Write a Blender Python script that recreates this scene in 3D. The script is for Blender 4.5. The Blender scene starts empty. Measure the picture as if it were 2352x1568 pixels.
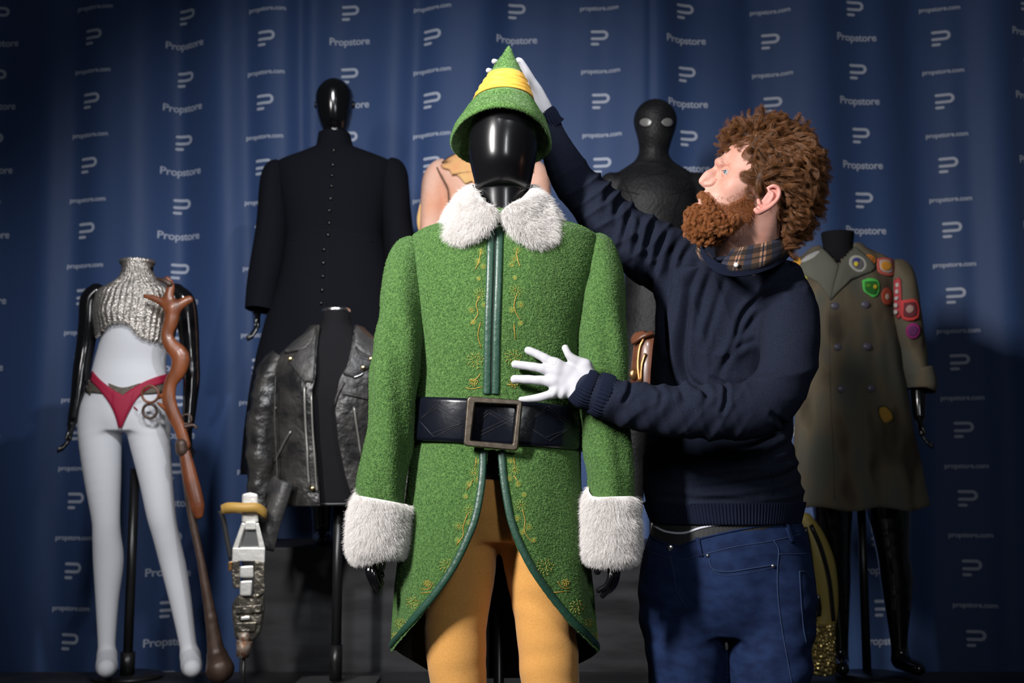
import bpy, math, random
import numpy as np
from mathutils import Vector
from mathutils.bvhtree import BVHTree
random.seed(7); rng = np.random.default_rng(7)
sc = bpy.context.scene
COL = sc.collection
F = 2613.0; TP = math.atan(.1188); CA, SA = math.cos(TP), math.sin(TP); CZ = 1.0
# ---------------------------------------------------------------- camera
cam = bpy.data.cameras.new('camera'); camo = bpy.data.objects.new('camera', cam); COL.objects.link(camo)
camo.location = (0, 0, CZ); camo.rotation_euler = (math.pi/2 + TP, 0, 0)
cam.sensor_width = 36; cam.lens = F*36/2352; cam.clip_start = .05; cam.clip_end = 60
cam.dof.use_dof = True; cam.dof.focus_distance = 2.5; cam.dof.aperture_fstop = 4.0
sc.camera = camo
# ---------------------------------------------------------------- world, lights, exposure
w = bpy.data.worlds.new('world'); sc.world = w; w.use_nodes = True
w.node_tree.nodes['Background'].inputs[0].default_value = (.75, .85, 1, 1)
w.node_tree.nodes['Background'].inputs[1].default_value = .028
def aim(o, t):
    o.rotation_euler = (Vector(t) - o.location).to_track_quat('-Z', 'Y').to_euler()
def area(name, loc, target, sx, sy, power, color=(1, 1, 1), spread=180):
    l = bpy.data.lights.new(name, 'AREA'); l.shape = 'RECTANGLE'; l.size = sx; l.size_y = sy
    l.energy = power; l.color = color; l.spread = math.radians(spread)
    o = bpy.data.objects.new(name, l); COL.objects.link(o); o.location = loc; aim(o, target); return o
def spot(name, loc, target, power, angle, blend, radius, color=(1, 1, 1)):
    l = bpy.data.lights.new(name, 'SPOT'); l.energy = power; l.spot_size = math.radians(angle); l.spot_blend = blend
    l.shadow_soft_size = radius; l.color = color
    o = bpy.data.objects.new(name, l); COL.objects.link(o); o.location = loc; aim(o, target); return o
area('key_softbox', (-1.75, .6, 2.5), (.05, 2.6, 1.35), .16, .75, 36, (1, .97, .95), 80)
area('fill_softbox', (.75, -.5, 2.2), (.05, 2.6, 1.3), .2, .8, 4.2, (.95, .97, 1), 80)
spot('gallery_spot', (-.6, .9, 3.3), (-.5, 5.2, 1.6), 400, 54, 1, .12, (.95, .97, 1))
spot('display_spot', (.5, 1.3, 3.1), (-1.5, 4.4, 1.0), 120, 48, .8, .05, (.95, .97, 1))
sc.view_settings.view_transform = 'Standard'; sc.view_settings.look = 'None'
sc.view_settings.gamma = 1; sc.view_settings.use_curve_mapping = False; sc.view_settings.exposure = 0.0
sc.cycles.use_denoising = True
sc.cycles.max_bounces = 5
# ---------------------------------------------------------------- geometry helpers
def W(px, py, y):
    u = (px-1176)/F; v = (784-py)/F; k = y/(CA - v*SA)
    return np.array([u*k, y, CZ+(SA+v*CA)*k])
def R(r, y): return r*y/F
def wloc(o):
    p = np.zeros(3)
    while o is not None: p += np.array(o.location); o = o.parent
    return p
def mk(name, V, Fc, mat, parent=None, smooth=True, base=None):
    V = np.asarray(V, dtype=float)
    me = bpy.data.meshes.new(name)
    off = wloc(parent) if parent is not None else (np.array(base, float) if base is not None else np.zeros(3))
    V = V - off
    if isinstance(Fc, np.ndarray):
        n, k = Fc.shape
        me.vertices.add(len(V)); me.vertices.foreach_set('co', V.ravel())
        me.loops.add(n*k); me.loops.foreach_set('vertex_index', Fc.astype(np.int32).ravel())
        me.polygons.add(n); me.polygons.foreach_set('loop_start', np.arange(0, n*k, k, dtype=np.int32))
        me.update(calc_edges=True); me.validate()
    else:
        me.from_pydata(V.tolist(), [], Fc); me.update()
    if smooth: me.polygons.foreach_set('use_smooth', [True]*len(me.polygons))
    me.materials.append(mat)
    o = bpy.data.objects.new(name, me); COL.objects.link(o)
    if parent is not None: o.parent = parent
    elif base is not None: o.location = base
    return o
def thing(name, label, cat, loc, group=None):
    o = bpy.data.objects.new(name, None); COL.objects.link(o); o.location = tuple(loc); o.empty_display_size = .1
    o['label'] = label; o['category'] = cat
    if group: o['group'] = group
    return o
def tag(o, label, cat, group=None):
    o['label'] = label; o['category'] = cat
    if group: o['group'] = group
    return o
class Geo:
    """collects vertices and faces for one mesh"""
    def __init__(s): s.V = []; s.F = []; s.n = 0
    def add(s, V, Fc):
        V = np.asarray(V, float); s.V.append(V)
        s.F += [tuple(int(i)+s.n for i in f) for f in Fc]; s.n += len(V); return s
    def box(s, lo, hi, rot=0):
        lo = np.array(lo, float); hi = np.array(hi, float)
        V = np.array([[x, y, z] for x in (lo[0], hi[0]) for y in (lo[1], hi[1]) for z in (lo[2], hi[2])])
        if rot:
            c = V.mean(0); a = math.cos(rot); b = math.sin(rot); D = V-c
            V = np.stack([c[0]+a*D[:, 0]-b*D[:, 1], c[1]+b*D[:, 0]+a*D[:, 1], V[:, 2]], 1)
        return s.add(V, [(0, 1, 3, 2), (4, 6, 7, 5), (0, 4, 5, 1), (2, 3, 7, 6), (0, 2, 6, 4), (1, 5, 7, 3)])
    def mk(s, name, mat, parent=None, smooth=True, base=None):
        return mk(name, np.concatenate(s.V), s.F, mat, parent, smooth, base)
def bevel(o, w, seg=2):
    m = o.modifiers.new('b', 'BEVEL'); m.width = w; m.segments = seg; m.limit_method = 'ANGLE'; return o
def cr(P, m):
    """Catmull-Rom densify rows of P, m steps per span"""
    P = np.asarray(P, float)
    if len(P) < 3 or m < 2: return P
    E = np.vstack([2*P[0]-P[1], P, 2*P[-1]-P[-2]]); out = []
    for i in range(len(P)-1):
        a, b, c, d = E[i], E[i+1], E[i+2], E[i+3]
        for k in range(m):
            t = k/m
            out.append(.5*((2*b)+(-a+c)*t+(2*a-5*b+4*c-d)*t*t+(-a+3*b-3*c+d)*t**3))
    out.append(P[-1]); return np.array(out)
def ringgrid(C, A, B, n, e=2.0):
    th = np.arange(n)*2*math.pi/n
    s, c = np.sin(th), np.cos(th)
    if e != 2.0:
        s = np.sign(s)*np.abs(s)**(2/e); c = np.sign(c)*np.abs(c)**(2/e)
    return C[:, None, :] + A[:, None, :]*s[None, :, None] - B[:, None, :]*c[None, :, None]
def gridfaces(m, n, wrap=True, cap=True, off=0):
    fs = []
    for i in range(m-1):
        for j in range(n if wrap else n-1):
            k = (j+1) % n
            fs.append((i*n+j, i*n+k, (i+1)*n+k, (i+1)*n+j))
    return fs
def capped(G, cap0=True, cap1=True):
    m, n, _ = G.shape
    V = G.reshape(-1, 3); fs = gridfaces(m, n)
    if cap0:
        V = np.vstack([V, G[0].mean(0)]); k = len(V)-1; fs += [(k, (j+1) % n, j) for j in range(n)]
    if cap1:
        V = np.vstack([V, G[-1].mean(0)]); k = len(V)-1; o = (m-1)*n; fs += [(k, o+j, o+(j+1) % n) for j in range(n)]
    return V, fs
def vrings(rows, sub=4):
    """rows (py, xl, xr, y, hd): horizontal rings"""
    D = []
    for (py, xl, xr, y, hd) in rows:
        a, b = W(xl, py, y), W(xr, py, y)
        D.append(np.concatenate([(a+b)/2, (b-a)/2, [0, hd, 0]]))
    D = cr(np.array(D), sub); return D[:, :3], D[:, 3:6], D[:, 6:9]
def vloft(rows, n=48, sub=4, e=2.0, cap0=True, cap1=True):
    C, A, B = vrings(rows, sub)
    return capped(ringgrid(C, A, B, n, e), cap0, cap1)
def tube3(P, r, n=8, flat=1.0, ref=(0, 1, 0), cap=True, closed=False):
    """tube through world points; r scalar or list; flat scales thickness along the depth-ish axis"""
    P = np.asarray(P, float); r = np.broadcast_to(np.asarray(r, float), (len(P),))
    if closed: T = np.roll(P, -1, 0)-np.roll(P, 1, 0)
    else: T = np.gradient(P, axis=0)
    T /= np.linalg.norm(T, axis=1)[:, None]+1e-12
    ref = np.asarray(ref, float)
    if ref.ndim == 1: ref = np.broadcast_to(ref, P.shape)
    A = np.cross(T, ref); ln = np.linalg.norm(A, axis=1)[:, None]
    A = np.where(ln > .05, A/(ln+1e-12), np.cross(T, [1, 0, 0.01])); A /= np.linalg.norm(A, axis=1)[:, None]+1e-12
    B = np.cross(T, A)
    G = ringgrid(P, A*r[:, None], B*(r*flat)[:, None], n)
    if closed:
        m = len(P); V = G.reshape(-1, 3)
        fs = [(i*n+j, i*n+(j+1) % n, ((i+1) % m)*n+(j+1) % n, ((i+1) % m)*n+j) for i in range(m) for j in range(n)]
        return V, fs
    return capped(G, cap, cap)
def tube(rows, n=16, sub=4, flat=1.0, cap=True):
    """rows (px,py,y,r_px)"""
    D = np.array([np.concatenate([W(a, b, c), [R(d, c)]]) for a, b, c, d in rows]); D = cr(D, sub)
    return tube3(D[:, :3], D[:, 3], n, flat, cap=cap)
def ball(c, r, n=12, m=8):
    c = np.asarray(c, float); r = np.broadcast_to(np.asarray(r, float), (3,))
    ph = np.linspace(0.02, math.pi-.02, m)
    G = np.array([[c+r*np.array([math.sin(p)*math.cos(t), math.sin(p)*math.sin(t), -math.cos(p)]) for t in np.arange(n)*2*math.pi/n] for p in ph])
    V, f = capped(G); return V, f
def bvh(V, Fc): return BVHTree.FromPolygons([tuple(v) for v in np.asarray(V)], [tuple(int(i) for i in f) for f in Fc])
def bvho(o):
    me = o.data; off = wloc(o)
    return BVHTree.FromPolygons([tuple(np.array(v.co)+off) for v in me.vertices], [tuple(p.vertices) for p in me.polygons])
CAM = Vector((0, 0, CZ))
def hit(b, px, py, lift=0.0, fb=None):
    """point of a surface that is seen at a pixel, lifted off along the normal"""
    d = Vector(W(px, py, 2.0))-CAM; d.normalize()
    loc, nr, i, ds = b.ray_cast(CAM, d)
    if loc is None:
        p = W(px, py, fb if fb else 2.6)
        loc, nr, i, ds = b.find_nearest(Vector(p))
    if nr.dot(d) > 0: nr = -nr
    return np.array(loc + nr*lift), np.array(nr)
def line_on(b, pts, r, lift=None, sub=3, n=6, flat=1.0, fb=None, closed=False):
    P2 = np.array(pts, float)
    if closed: P2 = np.vstack([P2, P2[:1]])
    P2 = cr(P2, sub)
    if closed: P2 = P2[:-1]
    H = [hit(b, p[0], p[1], (r*.4 if lift is None else lift), fb) for p in P2]
    return tube3(np.array([h[0] for h in H]), r, n, flat, ref=np.array([h[1] for h in H]), closed=closed)
def patch(b, poly, thick, lift=.0, levels=5, sub=3, fb=None, smoothpoly=True, dome=.3):
    """a cloth piece lying on a surface; polygon in frame coordinates"""
    P2 = np.array(poly, float)
    P2 = np.vstack([P2, P2[:1]])
    if smoothpoly: P2 = cr(P2, sub)
    else: P2 = np.vstack([P2[i]+(P2[i+1]-P2[i])*k/sub for i in range(len(P2)-1) for k in range(sub)]+[P2[-1:]])
    P2 = P2[:-1]; c = P2.mean(0); n = len(P2); rings = []
    for s, l in [(1.0, -.0005), (1.0, thick*.7)]+[(1-(i+.35)/levels, thick*(1+dome*min(1, (i+1)/2))) for i in range(levels-1)]:
        rings.append([hit(b, *(c+(p-c)*s), lift+l, fb)[0] for p in P2])
    G = np.array(rings); V = np.vstack([G.reshape(-1, 3), hit(b, c[0], c[1], lift+thick*(1+dome), fb)[0]])
    m = len(rings); fs = gridfaces(m, n); k = len(V)-1; o = (m-1)*n
    fs += [(k, o+j, o+(j+1) % n) for j in range(n)]
    return V, fs
# ---------------------------------------------------------------- signed distance modelling
class SDF:
    def __init__(s): s.p = []
    def cone(s, a, b, ra, rb, k=.01, flat=None, sub=False):
        s.p.append(('c', np.array(a, float), np.array(b, float), ra, rb, k, flat, sub)); return s
    def chain(s, rows, k=.01, flat=None):
        D = np.array([np.concatenate([W(a, b, c), [R(d, c)]]) for a, b, c, d in rows])
        if len(D) > 2: D = cr(D, 4)
        D[:, 3] = np.maximum(D[:, 3], 1e-4)
        s.p.append(('h', D, D.copy(), 0, 0, k, flat, False)); return s
    def ell(s, c, r, rotx=0.0, k=.01, sub=False):
        """ellipsoid, radii (x,y,z) metres, turned by rotx in the x-z plane"""
        s.p.append(('e', np.array(c, float), np.array(r, float), rotx, 0, k, None, sub)); return s
    def ellp(s, px, py, y, rx, ry, rz, rot=0.0, k=.01, sub=False):
        return s.ell(W(px, py, y), (R(rx, y), R(ry, y), R(rz, y)), rot, k, sub)
    def stack(s, rows, k=.01, yaw=0.0):
        C, A, B = vrings(rows, 4)
        s.p.append(('s', C, A[:, 0], B[:, 1], yaw, k, None, False)); return s
    def build(s, h=.004):
        lo = np.full(3, 9.); hi = np.full(3, -9.); bb = []
        for q in s.p:
            if q[0] == 'c':
                rr = max(q[3], q[4]); l = np.minimum(q[1], q[2])-rr; u = np.maximum(q[1], q[2])+rr
            elif q[0] == 'e': rr = q[2].max(); l = q[1]-rr; u = q[1]+rr
            elif q[0] == 'h': l = (q[1][:, :3]-q[1][:, 3:]).min(0); u = (q[1][:, :3]+q[1][:, 3:]).max(0)
            else:
                m = np.array([max(q[2].max(), q[3].max())*1.0]*2+[.0]); l = q[1].min(0)-m; u = q[1].max(0)+m
            l = l-q[5]-3*h; u = u+q[5]+3*h; bb.append((l, u))
            if not q[7]: lo = np.minimum(lo, l); hi = np.maximum(hi, u)
        N = np.ceil((hi-lo)/h).astype(int)+1
        D = np.full(N, .5, np.float32)
        ax = [(lo[i]+h*np.arange(N[i])).astype(np.float32) for i in range(3)]
        for q, (l, u) in zip(s.p, bb):
            i0 = np.clip(np.floor((l-lo)/h).astype(int), 0, N); i1 = np.clip(np.ceil((u-lo)/h).astype(int)+1, 0, N)
            if (i1 <= i0).any(): continue
            sl = tuple(slice(a, b) for a, b in zip(i0, i1))
            X = ax[0][sl[0]][:, None, None]; Y = ax[1][sl[1]][None, :, None]; Z = ax[2][sl[2]][None, None, :]
            if q[0] == 'c':
                a, b = q[1].copy(), q[2].copy()
                if q[6] is not None:      # flattened along a vector
                    nv = np.array(q[6][0], float); nv /= np.linalg.norm(nv); fl = 1/q[6][1]-1
                    m = (a+b)/2
                    t = (X-m[0])*nv[0]+(Y-m[1])*nv[1]+(Z-m[2])*nv[2]
                    X = X+fl*t*nv[0]; Y = Y+fl*t*nv[1]; Z = Z+fl*t*nv[2]
                    a = a+fl*np.dot(a-m, nv)*nv; b = b+fl*np.dot(b-m, nv)*nv
                ab = b-a; L2 = max(np.dot(ab, ab), 1e-9)
                t = np.clip(((X-a[0])*ab[0]+(Y-a[1])*ab[1]+(Z-a[2])*ab[2])/L2, 0, 1)
                d = np.sqrt((X-a[0]-t*ab[0])**2+(Y-a[1]-t*ab[1])**2+(Z-a[2]-t*ab[2])**2)-(q[3]+(q[4]-q[3])*t)
            elif q[0] == 'h':
                Q = q[1][:, :3].copy(); rr = q[1][:, 3]
                if q[6] is not None:
                    nv = np.array(q[6][0], float); nv /= np.linalg.norm(nv); fl = 1/q[6][1]-1; m = Q.mean(0)
                    # flatten about the curve itself: stretch along nv relative to the chain
                    t = (X-m[0])*nv[0]+(Y-m[1])*nv[1]+(Z-m[2])*nv[2]; X = X+fl*t*nv[0]; Y = Y+fl*t*nv[1]; Z = Z+fl*t*nv[2]
                    Q = Q+fl*((Q-m)@nv)[:, None]*nv
                d = None
                for a, b, ra, rb in zip(Q[:-1], Q[1:], rr[:-1], rr[1:]):
                    ab = b-a; L2 = max(np.dot(ab, ab), 1e-9); t = np.clip(((X-a[0])*ab[0]+(Y-a[1])*ab[1]+(Z-a[2])*ab[2])/L2, 0, 1)
                    e_ = np.sqrt((X-a[0]-t*ab[0])**2+(Y-a[1]-t*ab[1])**2+(Z-a[2]-t*ab[2])**2)-(ra+(rb-ra)*t)
                    d = e_ if d is None else np.minimum(d, e_)
            elif q[0] == 'e':
                c, r, ro = q[1], q[2], q[3]
                x = (X-c[0])*math.cos(ro)+(Z-c[2])*math.sin(ro); z = -(X-c[0])*math.sin(ro)+(Z-c[2])*math.cos(ro); y = Y-c[1]
                k0 = np.sqrt((x/r[0])**2+(y/r[1])**2+(z/r[2])**2); k1 = np.sqrt((x/r[0]**2)**2+(y/r[1]**2)**2+(z/r[2]**2)**2)+1e-6
                d = k0*(k0-1)/k1
            else:
                C, hw, hd = q[1], q[2], q[3]; o = np.argsort(C[:, 2]); zz = C[o, 2]; zc = Z.ravel()
                cx = np.interp(zc, zz, C[o, 0]); cy = np.interp(zc, zz, C[o, 1]); a = np.interp(zc, zz, hw[o]); b = np.interp(zc, zz, hd[o])
                ca, sa = math.cos(q[4]), math.sin(q[4])
                x = (X-cx)*ca+(Y-cy)*sa; y = -(X-cx)*sa+(Y-cy)*ca
                d = (np.sqrt((x/a)**2+(y/b)**2)-1)*np.minimum(a, b)
                dz = np.maximum(zz[0]-Z, Z-zz[-1]); d = np.maximum(d, dz)
            k = q[5]; cur = D[sl]
            if q[7]:
                d = -d; hh = np.clip(.5-.5*(d-cur)/k*-1*-1, 0, 1) if False else np.clip(.5+.5*(d-cur)/k, 0, 1)
                D[sl] = cur+(d-cur)*hh+k*hh*(1-hh)
            else:
                hh = np.clip(.5+.5*(cur-d)/k, 0, 1); D[sl] = cur+(d-cur)*hh-k*hh*(1-hh)
        return surfnet(D, lo, h)
def surfnet(D, lo, h):
    S = D < 0; nx, ny, nz = D.shape
    acc = np.zeros((nx-1, ny-1, nz-1, 3), np.float32); cnt = np.zeros((nx-1, ny-1, nz-1), np.float32)
    cross = []
    for a in range(3):
        s0 = [slice(None)]*3; s1 = [slice(None)]*3; s0[a] = slice(0, -1); s1[a] = slice(1, None)
        f0, f1 = D[tuple(s0)], D[tuple(s1)]; X = S[tuple(s0)] != S[tuple(s1)]; cross.append((X, S[tuple(s0)]))
        idx = np.argwhere(X); t = (f0[X]/(f0[X]-f1[X]))
        P = idx.astype(np.float32); P[:, a] += t
        o = [i for i in range(3) if i != a]
        for da in (0, 1):
            for db in (0, 1):
                c = idx.copy(); c[:, o[0]] -= da; c[:, o[1]] -= db
                ok = (c[:, o[0]] >= 0) & (c[:, o[1]] >= 0) & (c[:, 0] < nx-1) & (c[:, 1] < ny-1) & (c[:, 2] < nz-1)
                c = c[ok]; np.add.at(acc, tuple(c.T), P[ok]); np.add.at(cnt, tuple(c.T), 1)
    M = cnt > 0; ids = np.full(M.shape, -1, np.int64); ids[M] = np.arange(M.sum())
    V = lo + h*(acc[M]/cnt[M][:, None]); Fs = []
    for a in range(3):
        X, S0 = cross[a]; o = [i for i in range(3) if i != a]; idx = np.argwhere(X); sg = S0[X]
        ok = (idx[:, o[0]] > 0) & (idx[:, o[1]] > 0) & (idx[:, o[0]] < D.shape[o[0]]-1) & (idx[:, o[1]] < D.shape[o[1]]-1)
        idx, sg = idx[ok], sg[ok]; q = []
        for da, db in ((1, 1), (0, 1), (0, 0), (1, 0)):
            c = idx.copy(); c[:, o[0]] -= da; c[:, o[1]] -= db; q.append(ids[tuple(c.T)])
        q = np.stack(q, 1); flip = sg if a != 1 else ~sg
        q = np.where(flip[:, None], q, q[:, ::-1]); Fs.append(q)
    return V, np.concatenate(Fs)
def vnormals(V, Fc):
    n = np.cross(V[Fc[:, 2]]-V[Fc[:, 0]], V[Fc[:, 3]]-V[Fc[:, 1]]); N = np.zeros_like(V)
    for i in range(4): np.add.at(N, Fc[:, i], n)
    return N/(np.linalg.norm(N, axis=1)[:, None]+1e-12)
def relax(V, Fc, it=2, lam=.5):
    for _ in range(it):
        A = np.zeros_like(V); c = np.zeros(len(V))
        for i in range(4):
            for j in (1, 3):
                np.add.at(A, Fc[:, i], V[Fc[:, (i+j) % 4]]); np.add.at(c, Fc[:, i], 1)
        V = V+lam*(A/np.maximum(c, 1)[:, None]-V)
    return V
def wob(P, s, seed=0):
    """smooth pseudo noise, about -1..1"""
    r = np.random.default_rng(seed); o = 0
    for i in range(6):
        d = r.normal(size=3); d /= np.linalg.norm(d); o = o+np.sin(P@d*s*(.7+.25*i)+r.uniform(0, 6.28)+1.3*np.sin(P@r.normal(size=3)*s*.4))
    return o/3.2
def surf_sample(V, Fc, n, rg):
    Fc = np.array([f if len(f) == 4 else (f[0], f[1], f[2], f[2]) for f in Fc]) if not isinstance(Fc, np.ndarray) else Fc
    T = np.concatenate([Fc[:, [0, 1, 2]], Fc[:, [0, 2, 3]]]) if Fc.shape[1] == 4 else Fc
    c = np.cross(V[T[:, 1]]-V[T[:, 0]], V[T[:, 2]]-V[T[:, 0]]); a = np.linalg.norm(c, axis=1)
    i = rg.choice(len(T), n, p=a/a.sum()); u, v = rg.random(n), rg.random(n); f = u+v > 1; u[f] = 1-u[f]; v[f] = 1-v[f]
    P = V[T[i, 0]]+u[:, None]*(V[T[i, 1]]-V[T[i, 0]])+v[:, None]*(V[T[i, 2]]-V[T[i, 0]])
    return P, c[i]/a[i][:, None]
def hairs(name, P, mat, parent, r0, r1=None):
    """P (N,K,3) world points of the strands"""
    N, K, _ = P.shape; cu = bpy.data.hair_curves.new(name); cu.add_curves([K]*N)
    P = P-wloc(parent)
    cu.attributes['position'].data.foreach_set('vector', P.astype(np.float32).ravel())
    ra = cu.attributes.new('radius', 'FLOAT', 'POINT') if 'radius' not in cu.attributes else cu.attributes['radius']
    t = np.linspace(0, 1, K); rr = r0+(((r1 if r1 is not None else r0*.25))-r0)*t
    ra.data.foreach_set('value', np.tile(rr, N).astype(np.float32))
    cu.materials.append(mat); o = bpy.data.objects.new(name, cu); COL.objects.link(o); o.parent = parent; return o
def grow(P, D, L, K, rg, curl=.0, freq=3.0, grav=0.0):
    """strands from roots P along D"""
    N = len(P); t = np.linspace(0, 1, K)[None, :, None]; L = np.broadcast_to(L, (N,))[:, None, None]
    S1 = np.cross(D, rg.normal(size=(N, 3))); S1 /= np.linalg.norm(S1, axis=1)[:, None]+1e-9; S2 = np.cross(D, S1)
    ph = rg.uniform(0, 6.28, N)[:, None, None]
    Q = P[:, None, :]+D[:, None, :]*L*t+curl*L*t*(S1[:, None, :]*np.sin(freq*t*6.28+ph)+S2[:, None, :]*np.cos(freq*t*6.28+ph)*.7)
    Q[:, :, 2] -= (grav*L*t*t)[:, :, 0]
    return Q
# ---------------------------------------------------------------- materials
def ramp(nt, fac, stops):
    r = nt.nodes.new('ShaderNodeValToRGB'); e = r.color_ramp.elements
    while len(e) < len(stops): e.new(.5)
    for q, (p, c) in zip(e, stops): q.position = p; q.color = (*c, 1) if len(c) == 3 else c
    nt.links.new(fac, r.inputs[0]); return r.outputs[0]
def mat(name, col, rough=.6, metal=0.0, var=None, vs=20, bump=None, coat=0, sheen=0, spec=.5, stretch=None, sub=0, rvar=0, det=3):
    """var second colour mixed by noise of scale vs; bump list of (scale, strength, kind)"""
    m = bpy.data.materials.new(name); m.use_nodes = True; nt = m.node_tree; b = nt.nodes['Principled BSDF']
    b.inputs['Base Color'].default_value = (*col, 1); b.inputs['Roughness'].default_value = rough; b.inputs['Metallic'].default_value = metal
    b.inputs['Coat Weight'].default_value = coat; b.inputs['Coat Roughness'].default_value = .08
    b.inputs['Sheen Weight'].default_value = sheen; b.inputs['Specular IOR Level'].default_value = spec
    if sub: b.inputs['Subsurface Weight'].default_value = sub; b.inputs['Subsurface Radius'].default_value = (.012, .004, .002); b.inputs['Subsurface Scale'].default_value = 1
    tc = nt.nodes.new('ShaderNodeTexCoord'); co = tc.outputs['Object']
    if stretch:
        mp = nt.nodes.new('ShaderNodeMapping'); mp.inputs['Scale'].default_value = stretch; nt.links.new(co, mp.inputs[0]); co = mp.outputs[0]
    if var:
        n = nt.nodes.new('ShaderNodeTexNoise'); n.inputs['Scale'].default_value = vs; n.inputs['Detail'].default_value = det; nt.links.new(co, n.inputs[0])
        nt.links.new(ramp(nt, n.outputs['Fac'], [(.36, col), (.64, var)]), b.inputs['Base Color'])
        if rvar:
            mr = nt.nodes.new('ShaderNodeMapRange'); mr.inputs[3].default_value = rough-rvar; mr.inputs[4].default_value = rough+rvar
            mr.inputs[1].default_value = .35; mr.inputs[2].default_value = .65; nt.links.new(n.outputs['Fac'], mr.inputs[0]); nt.links.new(mr.outputs[0], b.inputs['Roughness'])
    prev = None
    for (s, st, kind) in (bump or []):
        if kind == 'v': t = nt.nodes.new('ShaderNodeTexVoronoi'); t.inputs['Scale'].default_value = s; out = t.outputs['Distance']
        elif kind in 'xyz':
            t = nt.nodes.new('ShaderNodeTexWave'); t.bands_direction = kind.upper(); t.inputs['Scale'].default_value = s; t.inputs['Distortion'].default_value = .3; out = t.outputs['Fac']
        else: t = nt.nodes.new('ShaderNodeTexNoise'); t.inputs['Scale'].default_value = s; t.inputs['Detail'].default_value = 3; out = t.outputs['Fac']
        nt.links.new(co, t.inputs[0]); bp = nt.nodes.new('ShaderNodeBump'); bp.inputs['Strength'].default_value = st
        bp.inputs['Distance'].default_value = .6/s if kind not in 'xyz' else .002; nt.links.new(out, bp.inputs['Height'])
        if prev: nt.links.new(prev, bp.inputs['Normal'])
        prev = bp.outputs[0]
    if prev: nt.links.new(prev, b.inputs['Normal'])
    return m
M = {}
M['curtain'] = mat('curtain_cloth', (.036, .080, .215), .62, bump=[(900, .15, 'n')], sheen=.12)
M['print'] = mat('pale_print', (.55, .6, .72), .7)
M['black_paint'] = mat('scuffed_black_paint', (.010, .010, .012), .55, var=(.03, .031, .035), vs=4, stretch=(1, 1, 5), rvar=.08)
M['floor'] = mat('dark_floor', (.02, .02, .022), .5, var=(.03, .03, .032), vs=8)
M['gloss_black'] = mat('gloss_black', (.004, .004, .005), .16, coat=.6)
M['mann_head'] = mat('satin_black', (.004, .004, .005), .24, coat=.15)
M['black_metal'] = mat('black_metal', (.012, .012, .013), .35)
M['green_wool'] = mat('green_boucle_wool', (.036, .098, .019), .97, var=(.078, .17, .038), vs=210, bump=[(210, 1.0, 'n'), (90, .5, 'n')], sheen=.15, det=2)
M['green_leather'] = mat('green_leather', (.017, .06, .038), .42, bump=[(90, .2, 'n')])
M['lining'] = mat('black_lining', (.004, .004, .004), .8)
M['gold_thread'] = mat('gold_thread', (.55, .30, .05), .45, .3)
M['lime_thread'] = mat('lime_thread', (.22, .32, .06), .6)
M['white_fur'] = mat('white_fur', (.84, .81, .79), .8)
M['fur_base'] = mat('fur_hide', (.8, .77, .75), .9)
M['tights'] = mat('mustard_tights', (.60, .285, .062), .9, var=(.66, .33, .085), vs=300, bump=[(500, .3, 'n')], sheen=.2)
M['yellow_band'] = mat('yellow_satin', (.80, .42, .035), .6, bump=[(40, .15, 'n')], sheen=.2)
M['belt'] = mat('black_belt_leather', (.003, .004, .008), .22, bump=[(25, .05, 'n')], var=(.005, .006, .011), vs=14, spec=.4)
M['bronze'] = mat('aged_bronze', (.17, .14, .11), .42, .85, var=(.11, .09, .07), vs=60, bump=[(300, .12, 'n')])
M['navy_knit'] = mat('navy_knit', (.0085, .0115, .024), .95, var=(.014, .018, .034), vs=400, bump=[(600, .4, 'n')], sheen=.0, spec=.15)
M['navy_rib'] = mat('navy_rib', (.006, .009, .023), .95, spec=.15)
M['denim'] = mat('indigo_denim', (.005, .013, .048), .85, var=(.010, .024, .078), vs=26, bump=[(900, .3, 'n')], stretch=(1, 1, 1.6), spec=.2)
M['denim_seam'] = mat('denim_seam', (.013, .03, .085), .85)
M['skin'] = mat('skin', (.58, .28, .21), .55, var=(.62, .36, .29), vs=18, bump=[(500, .08, 'n')], sub=.12)
M['ear'] = mat('ear_skin', (.68, .30, .25), .5, sub=.12)
M['lip'] = mat('lip', (.55, .22, .2), .5)
M['hair'] = mat('brown_hair', (.045, .018, .008), .38, var=(.31, .13, .048), vs=700, spec=.4)
M['hair_dark'] = mat('dark_hair', (.045, .022, .012), .7)
M['beard'] = mat('ginger_beard', (.22, .07, .022), .42, var=(.46, .18, .06), vs=700, spec=.35)
M['beard_base'] = mat('beard_base', (.08, .028, .012), .9, bump=[(300, .6, 'n')])
M['glove'] = mat('white_cotton_glove', (.47, .47, .505), .85, bump=[(900, .15, 'n')])
M['chrome'] = mat('chrome_metal', (.92, .90, .85), .32, .55, bump=[(25, .12, 'n')])
M['silver'] = mat('silver', (.7, .7, .7), .25, 1)
M['gunmetal'] = mat('gunmetal', (.09, .085, .075), .35, .8, var=(.22, .2, .16), vs=30, bump=[(30, .5, 'n')])
M['rust'] = mat('rusty_tip', (.22, .1, .05), .5, .5, var=(.4, .35, .3), vs=60)
M['wood'] = mat('reddish_wood', (.13, .036, .013), .38, var=(.24, .07, .024), vs=9, stretch=(4, 4, 1), coat=.2)
M['dark_wood'] = mat('dark_brown_metal', (.055, .03, .022), .45, .2, var=(.09, .055, .04), vs=20)
M['white_doll'] = mat('white_cloth_mannequin', (.66, .67, .71), .75, bump=[(700, .1, 'n')])
M['mail'] = mat('steel_mail', (.50, .46, .42), .34, .85, bump=[(210, .8, 'v')])
M['mail_dull'] = mat('dull_mail', (.16, .14, .11), .5, .6, bump=[(300, 1.0, 'v')])
M['red_cloth'] = mat('crimson_cloth', (.33, .006, .04), .7)
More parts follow.
